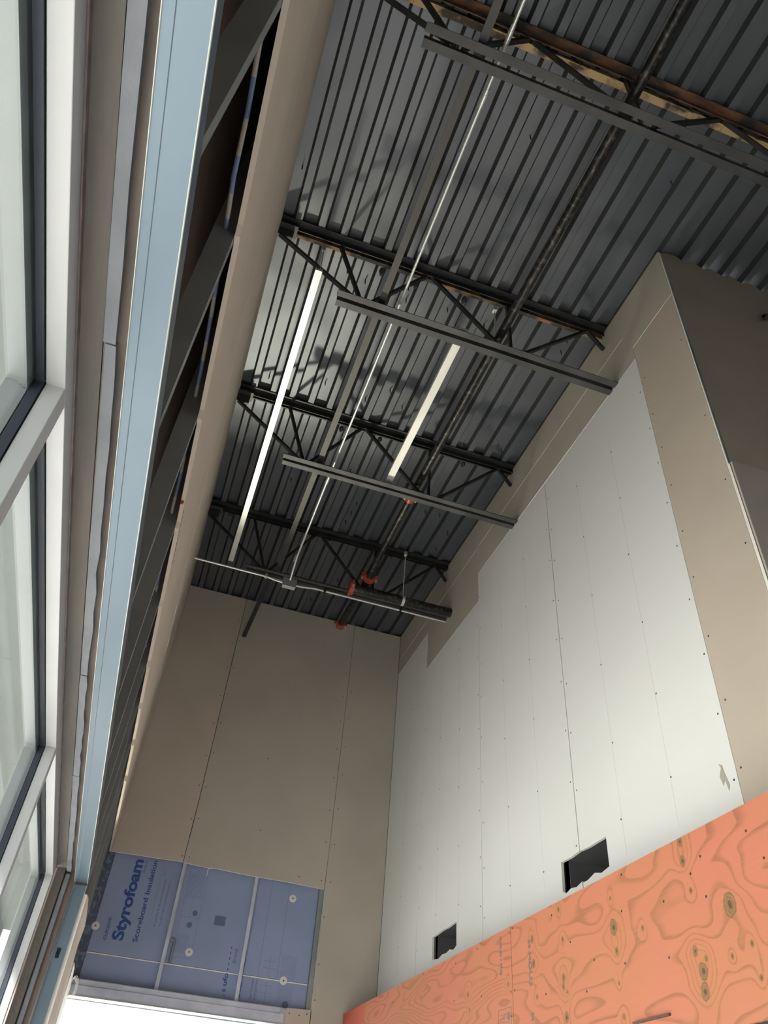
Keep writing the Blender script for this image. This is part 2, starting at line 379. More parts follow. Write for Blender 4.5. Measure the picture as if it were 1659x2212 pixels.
# duct necks set back in the two holes
for (a, b, c, d, lab) in ((3.345, 3.775, 1.255, 1.425, 'dark sheet metal duct end inside the larger wall hole near the middle'),
                          (5.245, 5.665, 1.27, 1.44, 'dark sheet metal duct end inside the smaller hole by the back corner')):
    t = 0.004; x0, x1 = bxx + 0.016, bxx + 0.26
    mb = MB(); mb.box(x0, x1, a, a + t, c, d); mb.box(x0, x1, b - t, b, c, d); mb.box(x0, x1, a + t, b - t, c, c + t); mb.box(x0, x1, a + t, b - t, d - t, d)
    mb.box(x1, x1 + t, a, b, c, d)
    e = mb.build('duct_end', mat('dark_duct_metal', (0.15, 0.155, 0.16), 0.5, 0.5)); tag(e, lab, 'duct', 'duct ends in the wall holes')

def screw(parent, pos, n, r=0.0048):
    """small dark screw head on a board; n = outward normal axis ('x' right wall, 'y' back wall)"""
    key = 'screw_' + n
    me = SCREW.get(key)
    if me is None:
        mb = MB(); d = {'x': (-1, 0, 0), 'y': (0, -1, 0), 'X': (1, 0, 0)}[n]; d = Vector(d)
        mb.tube([Vector((0, 0, 0)) + d * -0.001, d * 0.0006, d * 0.0012], [r, r, r * 0.6], 8)
        o = mb.build('screw_head', m_screw, origin=(0, 0, 0)); me = o.data; bpy.data.objects.remove(o); SCREW[key] = me
    o = bpy.data.objects.new('screw_head', me); C.objects.link(o)
    place(o, Vector(pos) + Vector((0, 0, EYE)), parent)
SCREW = {}

def board(name_, loops, to3, mats, lab, grp, depth=TH, label=True):
    mb = MB(); mb.slab(to3, loops, depth, 0, 1)
    o = mb.build(name_, mats)
    tag(o, lab, 'drywall', grp); return o

def cut(poly, ya, yb):
    """clip polygon (y, z) to ya <= y <= yb"""
    def clip(P, f, inter):
        out = []
        for i in range(len(P)):
            a, b = P[i], P[(i + 1) % len(P)]
            if f(a): out.append(a)
            if f(a) != f(b): out.append(inter(a, b))
        return out
    def at(yv): return lambda a, b: (yv, a[1] + (b[1] - a[1]) * (yv - a[0]) / (b[0] - a[0]))
    P = clip(poly, lambda p: p[0] >= ya, at(ya)); return clip(P, lambda p: p[0] <= yb, at(yb))

G = 0.0042
ZW = ZLO - 0.004
GR = 'white boards on the tall right wall'
zb = ZF + 0.01
W = [m_white, m_edge]
# white boards: joints at y = 2.37, 3.60, 4.82, 6.03
s1 = [(2.37 + G, zb), (3.60 - G, zb), (3.60 - G, 1.262), (3.55, 1.262), (3.48, 1.278), (3.42, 1.262), (3.345, 1.272), (3.345, 1.412), (3.52, 1.411), (3.60 - G, 1.416), (3.60 - G, 4.058), (2.37 + G, 4.058)]
s2 = [(3.60 + G, zb), (4.82 - G, zb), (4.82 - G, 4.075), (3.60 + G, 4.058), (3.60 + G, 1.416), (3.62, 1.417), (3.70, 1.412), (3.80, 1.415), (3.805, 1.272), (3.77, 1.254), (3.72, 1.266), (3.66, 1.258), (3.60 + G, 1.270)]
s3 = [(4.82 + G, zb), (6.03 - G, zb), (6.03 - G, 3.785), (4.82 + G, 3.785)]
s4 = [(6.03 + G, zb), (6.915, zb), (6.915, 4.188), (6.03 + G, 4.188)]
b1 = board('drywall_sheet', [s1], on_right(XR), W, 'white wall board beside the beige corner strip, notched by the larger duct hole', GR)
b2 = board('drywall_sheet', [s2], on_right(XR), W, 'white wall board second from the beige corner strip, next past the larger duct hole', GR)
b3 = board('drywall_sheet', [s3, H2], on_right(XR), W, 'white wall board with the lowest top edge, around the smaller duct hole', GR)
b4 = board('drywall_sheet', [s4], on_right(XR), W, 'narrow white wall board in the back corner of the tall wall', GR)
c0 = board('drywall_sheet', [[(YE + 0.017, zb), (2.37, zb), (2.37, 4.172), (YE + 0.017, 4.172)]], on_right(XR), [m_beige, m_edge],
           'tall beige wall board strip at the outer corner of the right wall', 'beige boards on the tall right wall')
c1 = board('drywall_sheet', [[(YE + 0.017, 4.178), (2.37, 4.178), (2.37, 4.062), (4.82, 4.079), (4.82, ZW), (YE + 0.017, ZW)][:2] + [(2.376, 4.178), (2.376, 4.062), (4.817, 4.079), (4.817, ZW), (YE + 0.017, ZW)]],
           on_right(XR), [m_beige2, m_edge], 'beige filler board under the roof deck above the taller white boards', 'beige boards on the tall right wall')
c2 = board('drywall_sheet', [[(4.823, 3.79), (6.027, 3.79), (6.027, 4.192), (6.915, 4.192), (6.915, ZW), (4.823, ZW)]],
           on_right(XR), [m_beige2, m_edge], 'beige filler board stepping down above the shortest white board near the back', 'beige boards on the tall right wall')
# taped seam across the filler boards
for o, a, b, z in ((c1, 2.45, 4.8, 4.37), (c2, 4.84, 6.9, 4.36)):
    mb = MB(); mb.box(XR - 0.0012, XR + 0.001, a, b, z, z + 0.004); mb.build('seam', m_edge, o)

# joints' screws
for o, yy, zz in ((b1, 2.40, 0), (c0, 2.34, 0.03), (b1, 3.57, 0.05), (b2, 3.63, 0.11), (b2, 4.79, 0.02), (b3, 4.85, 0.1), (b3, 6.00, 0.06)):
    z = 1.34 + zz
    while z < (3.7 if yy > 4.8 else 3.95):
        if not (abs(z - 1.34) < 0.1 and 3.3 < yy < 3.9): screw(o, (XR, yy + rnd.uniform(-.006, .006), z), 'x')
        z += 0.31 + rnd.uniform(-.03, .03)
for o, yy in ((b1, 2.78), (b1, 3.19), (b2, 4.00), (b2, 4.41), (b3, 5.22), (b3, 5.63), (b4, 6.45)):
    z = 1.50 + rnd.uniform(-.1, .1)
    while z < 3.7:
        screw(o, (XR, yy + rnd.uniform(-.01, .01), z), 'x'); z += 0.42 + rnd.uniform(-.05, .05)
for o, yy in ((b1, 2.78), (b1, 3.19), (b2, 4.00), (b2, 4.41), (b3, 5.22), (b3, 5.63), (b4, 6.45)):
    mb = MB(); mb.box(XR - 0.0003, XR + 0.0005, yy - 0.0009, yy + 0.0009, 1.28, 3.72); mb.build('pencil_line', m_pencil, o)
for z in (1.66, 2.25, 2.64, 3.1, 3.75): screw(c0, (XR, 1.99, z), 'x')
# torn spot low on the first white board
mb = MB(); mb.slab(on_right(XR - 0.002), [[(2.46, 1.34), (2.47, 1.38), (2.452, 1.41), (2.462, 1.43), (2.445, 1.42), (2.44, 1.385), (2.425, 1.33), (2.435, 1.31), (2.445, 1.36)]], 0.003)
mb.build('torn_paper', mat('torn_gypsum', (0.38, 0.34, 0.29), 0.9), b1)

# end wall, facing the camera, right of the corner; upper board hand-cut under the deck
top = [(2.172, 4.625)]
k = 0
xx = 2.24
wav = [0.0, 0.012, -0.006, -0.034]
while xx < 4.2:
    top.append((xx, 4.655 + wav[k % 4] + rnd.uniform(-.006, .006))); xx += 0.0381 * (1 if k % 2 else 0.9); k += 1
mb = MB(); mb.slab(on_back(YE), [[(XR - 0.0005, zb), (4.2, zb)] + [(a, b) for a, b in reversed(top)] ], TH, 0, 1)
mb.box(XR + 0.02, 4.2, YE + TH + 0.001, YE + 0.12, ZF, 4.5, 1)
struct(mb.build('wall_end', [mat('shaded_brown_gypsum_paper', (0.29, 0.255, 0.225), 0.9, var=0.08, scale=2), m_edge]))  # same kind of board as the other walls, its shade put into the colour
o = board('drywall_sheet', [[(XR - 0.004, zb), (4.2, zb), (4.2, 2.80), (XR - 0.004, 2.694)]], on_back(YE - TH - 0.004), [mat('grey_brown_gypsum_paper', (0.33, 0.30, 0.285), 0.9, var=0.03, scale=2), m_beige2],
          'second layer of grey-brown wall board on the end wall, with one long sloping top edge', 'boards on the end wall', depth=0.010)
mb = MB(); mb.box(XR - 0.003, XR + 0.004, YE - 0.002, YE + 0.004, 2.70, 4.62)
tag(mb.build('corner_bead', m_zinc), 'thin pale metal corner bead running up the outer corner to the roof deck', 'trim')

# back wall: boards above and right of the foam insulation, foam behind
ZH = 1.976
BG = 'boards on the back wall'
MBK = [m_beige, m_edge]
mbk2 = [m_beige2, m_edge]
bb1 = board('drywall_sheet', [[(XL, ZH - 0.006), (0.02, ZH), (0.405, ZH + 0.008), (0.417, 2.5), (0.425, ZW), (XL, ZW)]], on_back(YB), MBK, 'pinkish beige board above the printed lettering at the narrow side of the back wall', BG)
bb2 = board('drywall_sheet', [[(0.411, ZH + 0.006), (0.62, ZH - 0.002), (0.66, ZH + 0.004), (1.0, ZH - 0.006), (1.3, ZH - 0.003), (1.632, ZH - 0.012), (1.634, 2.2), (1.636, ZW), (0.430, ZW), (0.422, 2.5)]], on_back(YB), mbk2,
            'wide grey-beige board in the middle of the back wall above the blue foam', BG)
bb3 = board('drywall_sheet', [[(1.638, 1.09), (1.648, 0.0), (2.168, 0.0), (2.168, ZW), (1.641, ZW), (1.639, 2.2)]], on_back(YB), mbk2, 'narrow full-height board between the blue foam and the tall white wall', BG)
bb4 = board('drywall_sheet', [[(1.449, zb), (1.644, zb), (1.644, 1.082), (1.445, 1.072)]], on_back(YB), MBK, 'small pinkish board beside the upper corner of the bright back opening', BG)
for o, xx in ((bb1, 0.39), (bb2, 0.45), (bb2, 1.60), (bb3, 1.68)):
    z = 2.03
    while z < 4.6: screw(o, (xx, YB, z), 'y'); z += 0.30 + rnd.uniform(-.03, .03)
for x_, z in ((1.40, 2.03), (1.0, 2.35), (0.95, 3.0)): screw(bb2, (x_, YB, z), 'y')
for x_, z in ((1.47, 1.04), (1.55, 1.035), (1.61, 1.05)): screw(bb4, (x_, YB, z), 'y')
for z in (1.15, 1.4, 1.75): screw(bb3, (1.66, YB, z), 'y')
mb = MB(); mb.slab(on_back(YB + 0.105), [[(-0.5, 1.0), (2.3, 1.0), (2.3, ZLO + .03), (-0.5, ZLO + .03)]], 0.05)
mb.box(1.45, 2.6, YB + 0.105, YB + 0.155, ZF, 1.0)
struct(mb.build('wall_back', m_dark))

# blue foam boards with print, between steel studs
YF = YB + 0.062
FG = 'blue foam boards on the back wall'
def foam(x0, x1, z0, z1, lab):
    mb = MB(); mb.box(x0, x1, YF, YF + 0.035, z0, z1); o = mb.build('foam_board', m_blue); tag(o, lab, 'insulation', FG); return o
f1 = foam(-0.142, 0.43, 1.262, 2.2, 'upper blue foam board with the large blue brand lettering running upward')
f2 = foam(0.434, 1.05, 1.262, 2.2, 'upper blue foam board in the middle bay with a pale printed panel and square')
f3 = foam(1.054, 1.70, 1.262, 2.2, 'upper blue foam board beside the beige board, one white washer high on it')
f4 = foam(-0.142, 0.43, 1.0725, 1.250, 'low blue foam strip under the large lettering, with faint print along its bottom')
f5 = foam(0.434, 1.05, 1.0725, 1.250, 'low blue foam strip in the middle bay above the opening header')
f6 = foam(1.054, 1.70, 1.0725, 1.250, 'low blue foam strip with a printed table, beside the small pinkish board')
mb = MB(); mb.box(-0.142, 1.70, YF - 0.001, YF + 0.0005, 1.251, 1.259)
tag(mb.build('foam_seam_tape', m_cream), 'thin white seam line running level across all the blue foam boards', 'seam')
mb = MB(); mb.box(-0.22, -0.145, YF - 0.002, YF + 0.03, 1.05, 2.2)
tag(mb.build('corner_flashing', m_bluedk), 'dark blotchy strip in the corner between the wall studs and the foam lettering', 'flashing')

def text(s, x, z, size, parent, m, bold=0.0, name='lettering', y=None, ang='up', sx=1.0):
    cu = bpy.data.curves.new(name, 'FONT'); cu.body = s; cu.size = size; cu.extrude = 0.0004; cu.offset = bold
    o = bpy.data.objects.new(name, cu); C.objects.link(o)
    if ang == 'up':     # on the back wall, reading upward
        R = Matrix(((0, -1, 0), (0, 0, -1), (1, 0, 0)))
        w = Vector((x, (YF if y is None else y) - 0.001, z + EYE))
    else:               # on the right wall: reading downward (text runs -z, tops towards -y ... )
        R = Matrix(((0, 0, -1), (0, -1, 0), (-1, 0, 0)))
        w = Vector((x, y, z + EYE))
    o.rotation_euler = R.to_euler(); o.scale = (sx, 1, 1)
    place(o, w, parent); o.data.materials.append(m); return o
def fit(o, length):
    bpy.context.view_layer.update()
    d = o.dimensions.x
    if d > 0: o.scale.x *= length / d
fit(text('Styrofoam', 0.094, 1.362, 0.118, f1, m_ink, 0.0042), 0.60)
fit(text('Scoreboard', 0.207, 1.366, 0.054, f1, m_ink, 0.0009), 0.318)
fit(text('Insulation', 0.207, 1.710, 0.054, f1, m_ink, 0.0009), 0.262)
fit(text('Brand', 0.129, 1.868, 0.030, f1, m_ink2), 0.088)
fit(text('•DUPONT®', -0.026, 1.345, 0.034, f1, m_ink, 0.0005), 0.165)
fit(text('25 psi Min R 15 vapor absorption', 0.312, 1.49, 0.020, f1, m_ink2), 0.36)
fit(text('ALL ET TELL COFTENTIONLZ', 0.352, 1.50, 0.018, f1, m_ink2), 0.34)
fit(text('Brand', 0.995, 1.325, 0.036, f2, m_ink2, 0.0003), 0.10)
fit(text('- - - - -', 0.955, 1.27, 0.05, f2, m_ink, 0.001), 0.17)
fit(text('ufo', 0.955, 1.165, 0.05, f5, m_ink, 0.001), 0.085)
fit(text('. s', 0.955, 1.095, 0.05, f5, m_ink, 0.001), 0.05)
fit(text('Insulation', 1.072, 1.27, 0.052, f3, m_ink, 0.0005), 0.16)
fit(text('board', 1.072, 1.10, 0.052, f6, m_ink, 0.0005), 0.15)
fit(text('Vapor Absorption', 1.165, 1.10, 0.028, f6, m_ink2), 0.145)
fit(text('ASTM C578 TYPE IV', 1.20, 1.10, 0.026, f6, m_ink2), 0.145)
o = text('25-30 WALL C18 MASONRY 25-30-01 WHILE 30 PSI', 0.10, 1.062, 0.026, f4, m_ink2); o.rotation_euler = (math.radians(90), 0, 0); fit(o, 0.33)
# printed panel outlines
def lines(parent, segs, m=m_ink2, t=0.0025):
    mb = MB()
    for (xa, za, xb, zb_) in segs:
        if abs(xa - xb) < 1e-6: mb.box(xa - t / 2, xa + t / 2, YF - 0.0006, YF + 0.0004, min(za, zb_), max(za, zb_))
        else: mb.box(min(xa, xb), max(xa, xb), YF - 0.0006, YF + 0.0004, za - t / 2, za + t / 2)
    mb.build('printed_panel', m, parent)
lines(f2, [(0.49, 1.31, 0.49, 1.95), (0.64, 1.31, 0.64, 1.95), (0.49, 1.31, 0.64, 1.31), (0.56, 1.60, 0.56, 1.95), (0.49, 1.60, 0.64, 1.60)] +
      [(0.50 + 0.011 * i, 1.34, 0.50 + 0.011 * i, 1.47) for i in range(9)] + [(0.50 + 0.012 * i, 1.74, 0.50 + 0.012 * i, 1.93) for i in range(11)], t=0.0016)
mb = MB(); mb.box(0.765, 0.855, YF - 0.0006, YF + 0.0004, 1.575, 1.645); mb.build('printed_square', m_ink2, f2)
for (a, b, r) in ((0.575, 1.545, .022), (0.60, 1.635, .022)):
    mb = MB(); mb.tube([(a, YF + .0004, b), (a, YF - 0.0006, b)], r, 20); mb.build('printed_roundel', m_ink2, f2)
lines(f3, [(1.19, 1.26, 1.19, 2.0), (1.345, 1.26, 1.345, 2.0)], t=0.002)
lines(f3, [(1.27, 1.27, 1.27, 1.42), (1.22, 1.33, 1.32, 1.33), (1.22, 1.38, 1.32, 1.38)] + [(1.37 + 0.014 * i, 1.27, 1.37 + 0.014 * i, 1.44) for i in range(9)], t=0.0016)
lines(f6, [(1.27, 1.05, 1.27, 1.24), (1.22, 1.10, 1.32, 1.10), (1.22, 1.16, 1.32, 1.16), (1.22, 1.21, 1.32, 1.21)] + [(1.37 + 0.014 * i, 1.10, 1.37 + 0.014 * i, 1.24) for i in range(9)], t=0.0016)
mb = MB(); mb.tube([(1.44, YF + .0004, 1.10), (1.44, YF - 0.0006, 1.10)], 0.026, 20); mb.build('printed_roundel', m_ink2, f6)
lines(f1, [(0.265, 1.5, 0.265, 1.95)], m_ink2, 0.0015)
lines(f1, [(0.285, 1.87, 0.285, 1.91)], m_ink, 0.003)
# washers
for (a, b, lab) in ((-0.132, 1.436, 'white round foam washer half hidden by the dark corner strip'), (0.618, 1.356, 'white round foam washer on the printed panel of the middle bay'),
                    (1.384, 1.866, 'white round foam washer high in the bay beside the beige board'), (1.401, 1.259, 'white round foam washer sitting across the level seam line')):
    w_ = empty('foam_washer', (a, YF - 0.001, b)); tag(w_, lab, 'washer', 'white washers pinning the blue foam')
    mb = MB(); mb.tube([(a, YF - 0.0005, b), (a, YF - 0.004, b), (a, YF - 0.006, b)], [0.030, 0.030, 0.024], 28); mb.build('washer_disc', m_washer, w_, True)
    mb = MB(); mb.tube([(a, YF - 0.006, b), (a, YF - 0.009, b)], 0.006, 10); mb.build('screw_tip', m_screw, w_)
# steel studs in the foam bays
for (a, lab) in ((0.43, 'thin steel wall stud between the lettering bay and the middle foam bay'), (1.045, 'thin steel wall stud between the middle foam bay and the bay beside the beige board')):
    mb = MB(); x0, x1 = a - 0.014, a + 0.014
    mb.box(x0, x1, YB + 0.018, YB + 0.0195, 1.07, 2.1); mb.box(x0, x0 + 0.002, YB + 0.0195, YB + 0.058, 1.07, 2.1)
    mb.box(x1 - 0.006, x1, YB + 0.0145, YB + 0.018, 1.07, 2.1)
    tag(mb.build('steel_stud', m_fstud), lab, 'stud', 'steel studs in front of the blue foam')
mb = MB(); mb.box(1.60, 1.637, YB + 0.018, YB + 0.058, 1.06, 1.98)
tag(mb.build('steel_stud', m_stud), 'steel wall stud at the edge of the foam beside the full-height board', 'stud', 'steel studs in front of the blue foam')
# small bent conduit stub against the first stud
mb = MB(); mb.tube([(0.487, YF - .012, 1.265), (0.487, YF - .012, 1.41), (0.478, YF - .012, 1.418), (0.462, YF - .012, 1.42)], 0.011, 12)
tag(mb.build('metal_strap', m_stud, smooth=True), 'short bent metal strap standing on the seam line beside the first foam stud', 'strap')
# torn drywall paper curl
mb = MB(); mb.tube([(0.66, YB - .002, ZH - .002), (0.635, YB - .003, ZH - 0.004), (0.622, YB - .003, ZH - 0.018), (0.624, YB - .003, ZH - 0.05), (0.62, YB - .003, ZH - 0.068)], 0.0035, 6)
mb.build('paper_curl', m_edge, bb2)

# header of the back opening (galvanised box) and its frame
hd = empty('opening_header', (0.6, YB, 1.0)); tag(hd, 'galvanised box header over the bright opening in the back wall', 'header')
mb = MB(); mb.box(-0.19, 1.445, YB + 0.002, YB + 0.10, 1.030, 1.070); mb.build('header_track', m_fstud, hd)
mb = MB(); mb.box(-0.19, 1.445, YB - 0.004, YB + 0.0015, 1.064, 1.069); mb.build('track_lip', m_zinc, hd)
mb = MB(); mb.box(-0.205, 1.425, YB - 0.006, YB + 0.10, 0.962, 1.028); mb.build('header_face', m_fstud, hd)
mb = MB(); mb.box(-0.205, 1.425, YB - 0.010, YB - 0.006, 0.958, 0.968); mb.build('lower_lip', m_white_alu, hd)
mb = MB(); mb.box(1.395, 1.445, YB - 0.004, YB + 0.09, 0.2, 1.06); mb.build('side_post', m_zinc, hd)
# frame + glazing of the back opening
wf = MB(); wf.box(-0.3, 1.40, YB + 0.11, YB + 0.16, 0.950, 0.958); wf.box(-0.3, 1.4, YB + 0.11, YB + 0.16, ZF, ZF + 0.05)
wf.box(-0.3, -0.25, YB + 0.11, YB + 0.16, ZF + 0.05, 0.95); wf.box(1.36, 1.40, YB + 0.11, YB + 0.16, ZF + 0.05, 0.95)
w2 = struct(wf.build('window_2', m_white_alu))
mb = MB(); mb.box(-0.25, 1.36, YB + 0.13, YB + 0.134, ZF + 0.05, 0.949); mb.build('pane', m_glass, w2)

# tied white cord at the corner of the header
mb = MB()
for k in range(3):
    pts = []
    for i in range(25):
        t = 2 * math.pi * i / 24
        pts.append((-0.165 + 0.026 * math.cos(t) + 0.006 * k, 6.60 - 0.012 * k * math.sin(t), 0.962 + (0.055 + 0.006 * k) * math.sin(t)))
    mb.tube(pts, 0.0022, 6)
tag(mb.build('tied_cord', m_cream, smooth=True), 'loop of thin white cord tied round the end of the opening header', 'cord')

# ------------------------------------------------------------------ left side: hanging wall board, studs, track, window
lo = [( -4.0, 1.935), (0.2, 1.93), (1.20, 1.93), (1.23, 1.915), (1.27, 1.932), (1.94, 1.925), (1.965, 1.905), (2.02, 1.93), (2.58, 1.915), (2.60, 1.895), (2.66, 1.905), (3.14, 1.885),
      (3.17, 1.868), (3.23, 1.88), (3.70, 1.87), (3.73, 1.85), (3.80, 1.885), (4.23, 1.885), (4.26, 1.865), (4.32, 1.895), (4.80, 1.91), (4.83, 1.885), (4.9, 1.915), (5.4, 1.93), (5.43, 1.905), (5.5, 1.935), (6.9, 1.95)]
lo = [(y_, z_ + (0.115 if y_ < 5 else 0.115 - 0.105 * (y_ - 5) / 1.9)) for y_, z_ in lo]
upper = lo + [(6.915, 3.10), (-4.0, 3.10)]
o = board('drywall_sheet', [upper], on_left(XL), [m_beige, m_beige], 'long beige wall board above the window with a ragged lower edge over open studs', 'boards on the hanging wall above the window')
lb = o
o2 = board('drywall_sheet', [[(-4.0, 3.106), (6.915, 3.106), (6.915, ZW), (-4.0, ZW)]], on_left(XL), [m_beige, m_edge], 'beige wall board between the long seam above the window and the roof deck', 'boards on the hanging wall above the window')
# chipped seam edge and specks
mb = MB()
for (a, b) in ((4.9, 5.0), (5.35, 5.52), (5.9, 6.1), (6.4, 6.5)): mb.slab(lambda u, v, w: (XL + 0.0012 - w, u, v), [[(a, 3.09), (b, 3.085), ((a + b) / 2, 3.13)]], 0.002)
mb.build('chipped_seam', m_edge, lb)
mb = MB(); mb.tube([(XL - 0.010, 2.45, 2.052), (XL - 0.010, 2.45, 2.030), (XL - 0.010, 2.45, 2.020)], [0.008, 0.008, 0.004], 10)
tag(mb.build('red_marker_cap', m_red, smooth=True), 'tiny red cap stuck on the ragged edge of the board above the window', 'cap')
mb = MB()
for i in range(9):
    yy = 2.52 + i * 0.045; mb.slab(lambda u, v, w: (XL + 0.001 - w, u, v), [[(yy, 2.045), (yy + .02, 2.04), (yy + .028, 2.056), (yy + .006, 2.060)]], 0.0015)
mb.build('dark_nick', mat('burnt_nick', (0.12, 0.07, 0.05), 0.9), lb)

STUDS = [-1.85, -1.24, -0.63, -0.02, 0.60, 1.235, 1.967, 2.597, 3.16, 3.73, 4.25, 4.86, 5.43, 5.95, 6.42]
XS0, XS1 = XL - TH - 0.0015, XL - TH - 0.065
labs = {}
order = ['first', 'second', 'third', 'fourth', 'fifth', 'sixth', 'seventh', 'eighth', 'ninth', 'tenth', 'eleventh', 'twelfth', 'thirteenth', 'fourteenth', 'fifteenth']
vis = [s for s in STUDS if s > 0.3]
for yy in vis:
    n = vis.index(yy)
    z0 = 1.170 if yy < 4.6 else ZF + 0.02
    mb = MB()
    mb.box(XS1, XS0, yy, yy + 0.0015, z0, ZLO - 0.01)                 # web faces the camera
    mb.box(XS0 - 0.0015, XS0, yy + 0.0015, yy + 0.034, z0, ZLO - 0.01)  # room-side flange
    mb.box(XS1, XS1 + 0.0015, yy + 0.0015, yy + 0.034, z0, ZLO - 0.01)
    mb.box(XS0 - 0.008, XS0 - 0.0015, yy + 0.0325, yy + 0.034, z0, ZLO - 0.01)
    lab = 'grey steel stud above the window track, %s counted from the top of the picture' % order[n] if yy < 4.6 else 'grey steel stud between the window jamb and the back wall, %s past the jamb' % order[n - len([v for v in vis if v < 4.6])]
    tag(mb.build('steel_stud', m_stud), lab, 'stud', 'studs of the hanging wall along the window')

def track(y0, y1, z, lab):
    t = empty('steel_track', (XS0, (y0 + y1) / 2, z)); tag(t, lab, 'track', 'bottom tracks over the window')
    mb = MB(); n = 24
    xs = [XS1 - 0.004, XS1 + 0.013, XS1 + 0.0145, XS0 + 0.001]; zs = [z, z, z + 0.0012, z]
    for (xa, za), (xb, zb_) in zip(zip(xs, zs), zip(xs[1:], zs[1:])):
        mb.hexa([(xa, y0, za), (xb, y0, zb_), (xb, y1, zb_), (xa, y1, za), (xa, y0, za + .0015), (xb, y0, zb_ + .0015), (xb, y1, zb_ + .0015), (xa, y1, za + .0015)])
    mb.build('web', m_track, t)
    mb = MB(); mb.box(XS0 + 0.0012, XS0 + 0.003, y0, y1, z - 0.001, z + 0.052); mb.build('room_side_leg', m_track, t, bevel=0.0006)
    mb = MB(); mb.tube([(XS0 + 0.0012, y0, z - 0.0004), (XS0 + 0.0012, y1, z - 0.0004)], 0.0016, 8); mb.build('fold_highlight', m_bend, t, True)  # thin bright tube drawn as the highlight on the fold
    mb = MB(); mb.tube([(XS1 - 0.0048, y0, z - 0.0004), (XS1 - 0.0048, y1, z - 0.0004)], 0.0012, 8); mb.build('fold_highlight', m_bend, t, True)
    mb = MB(); mb.box(XS1 - 0.006, XS1 - 0.0045, y0, y1, z - 0.001, z + 0.052); mb.build('window_side_leg', m_track, t)
    return t
track(-4.0, 2.728, 1.165, 'long pale blue galvanised track over the nearer part of the window')
track(2.732, 4.738, 1.167, 'pale blue galvanised track ending at the window jamb by the back corner')
# end of the second track, torn dark lap
# jamb stud with slot
YJ = 4.745
js = empty('jamb_stud', (XS0, YJ, ZF)); tag(js, 'galvanised stud with a punched slot standing down the window jamb', 'stud')
mb = MB()
mb.slab(lambda u, v, w: (u, YJ + w, v), [[(XS1, ZF), (XS0 + 0.001, ZF), (XS0 + 0.001, 1.155), (XS1, 1.155)], [(-0.242, 0.806), (-0.222, 0.806), (-0.222, 0.853), (-0.242, 0.853)]], 0.0015)
mb.build('web', m_track, js)
mb = MB(); mb.tube([(XS0 + 0.0012, YJ - .0004, ZF), (XS0 + 0.0012, YJ - .0004, 1.155)], 0.0016, 8); mb.build('fold_highlight', m_bend, js, True)
mb = MB(); mb.tube([(XS1, YJ - .0004, ZF), (XS1, YJ - .0004, 1.155)], 0.0014, 8); mb.build('fold_highlight', m_bend, js, True)
mb = MB(); mb.box(XS0 + 0.0012, XS0 + 0.0027, YJ, YJ + 0.035, ZF, 1.155); mb.build('room_side_flange', m_zinc, js)
mb = MB(); mb.box(XS1 - 0.0017, XS1 - 0.0002, YJ, YJ + 0.035, ZF, 1.155); mb.build('window_side_flange', m_zinc, js)
# scraps of board on the studs past the jamb
mb = MB(); mb.slab(on_left(XL), [[(4.765, ZF), (5.9, ZF), (5.75, 0.55), (5.98, 0.80), (5.88, 0.93), (5.70, 1.05), (6.0, 1.22), (5.6, 1.215), (5.10, 1.18), (4.765, 1.12)]], TH, 0, 1)
tag(mb.build('drywall_sheet', [m_beige, m_edge]), 'raggedly cut pinkish board low on the studs beside the window jamb', 'drywall', 'boards on the hanging wall above the window')
mb = MB(); mb.slab(on_left(XL - 0.001), [[(6.03, ZF), (6.90, ZF), (6.90, 1.0), (6.5, 1.06), (6.12, 1.03), (6.05, 0.80)]], TH, 0, 1)
tag(mb.build('drywall_sheet', [m_white, m_edge]), 'board scrap coloured pale for window light, low beside the tied cord and the opening header', 'drywall', 'boards on the hanging wall above the window')  # white colour puts the window light into this board

# flexible cable through the studs
cab = [(-0.226, -1.5, 2.15)]
CAB = [(0.30, 2.06), (0.55, 2.03), (0.70, 2.03), (0.90, 2.06), (1.05, 2.02), (1.19, 2.055), (1.43, 2.10), (1.62, 2.13), (1.84, 2.14), (1.97, 2.13), (2.27, 2.155), (2.44, 2.14), (2.56, 2.08), (2.85, 2.09), (3.0, 2.05), (3.25, 2.06), (3.8, 2.08), (4.3, 2.05)]
cab += [(-0.226, y_, z_) for y_, z_ in CAB] + [(-0.226, 4.9, 2.1)]
mb = MB(); mb.tube(cab, 0.0068, 10)
tag(mb.build('flexible_cable', m_mc, smooth=True), 'blue and buff banded flexible cable threaded through the open studs above the track', 'cable')

# outer wall behind the studs and soffit strips
mb = MB(); mb.box(-0.42, -0.37, -4.0, 7.05, 1.235, ZLO); mb.box(-0.42, -0.37, 4.76, 7.05, ZF, 1.235); mb.box(-0.42, -0.37, -4.0, -0.665, ZF, 1.235)
struct(mb.build('wall_left', m_sheath))
ST = 'strips closing the gap over the window'
mb = MB(); mb.box(-0.366, -0.322, -4.0, 4.74, 1.212, 1.232); mb.box(-0.366, -0.322, 4.69, 4.74, ZF, 1.212)
tag(mb.build('blocking_board', m_soffitA), 'weathered brown-grey blocking board running over the window head and down the jamb', 'board')
def wavy(y0, y1, n, x0, x1, z, nm, m, lab, grp, amp=0.003):
    mb = MB(); P = []; Q = []
    for i in range(n + 1):
        t = y0 + (y1 - y0) * i / n
        P.append((t, x0 + rnd.uniform(-amp, amp) * .5)); Q.append((t, x1 + rnd.uniform(-amp, amp)))
    mb.slab(lambda u, v, w: (v, u, z + w), [P + Q[::-1]], 0.014)
    tag(mb.build(nm, m), lab, 'strip', grp)
wavy(-4.0, 1.035, 30, -0.316, -0.291, 1.196, 'foam_strip', m_foam, 'pale grey foam strip over the nearest window pane', 'foam strips over the window')
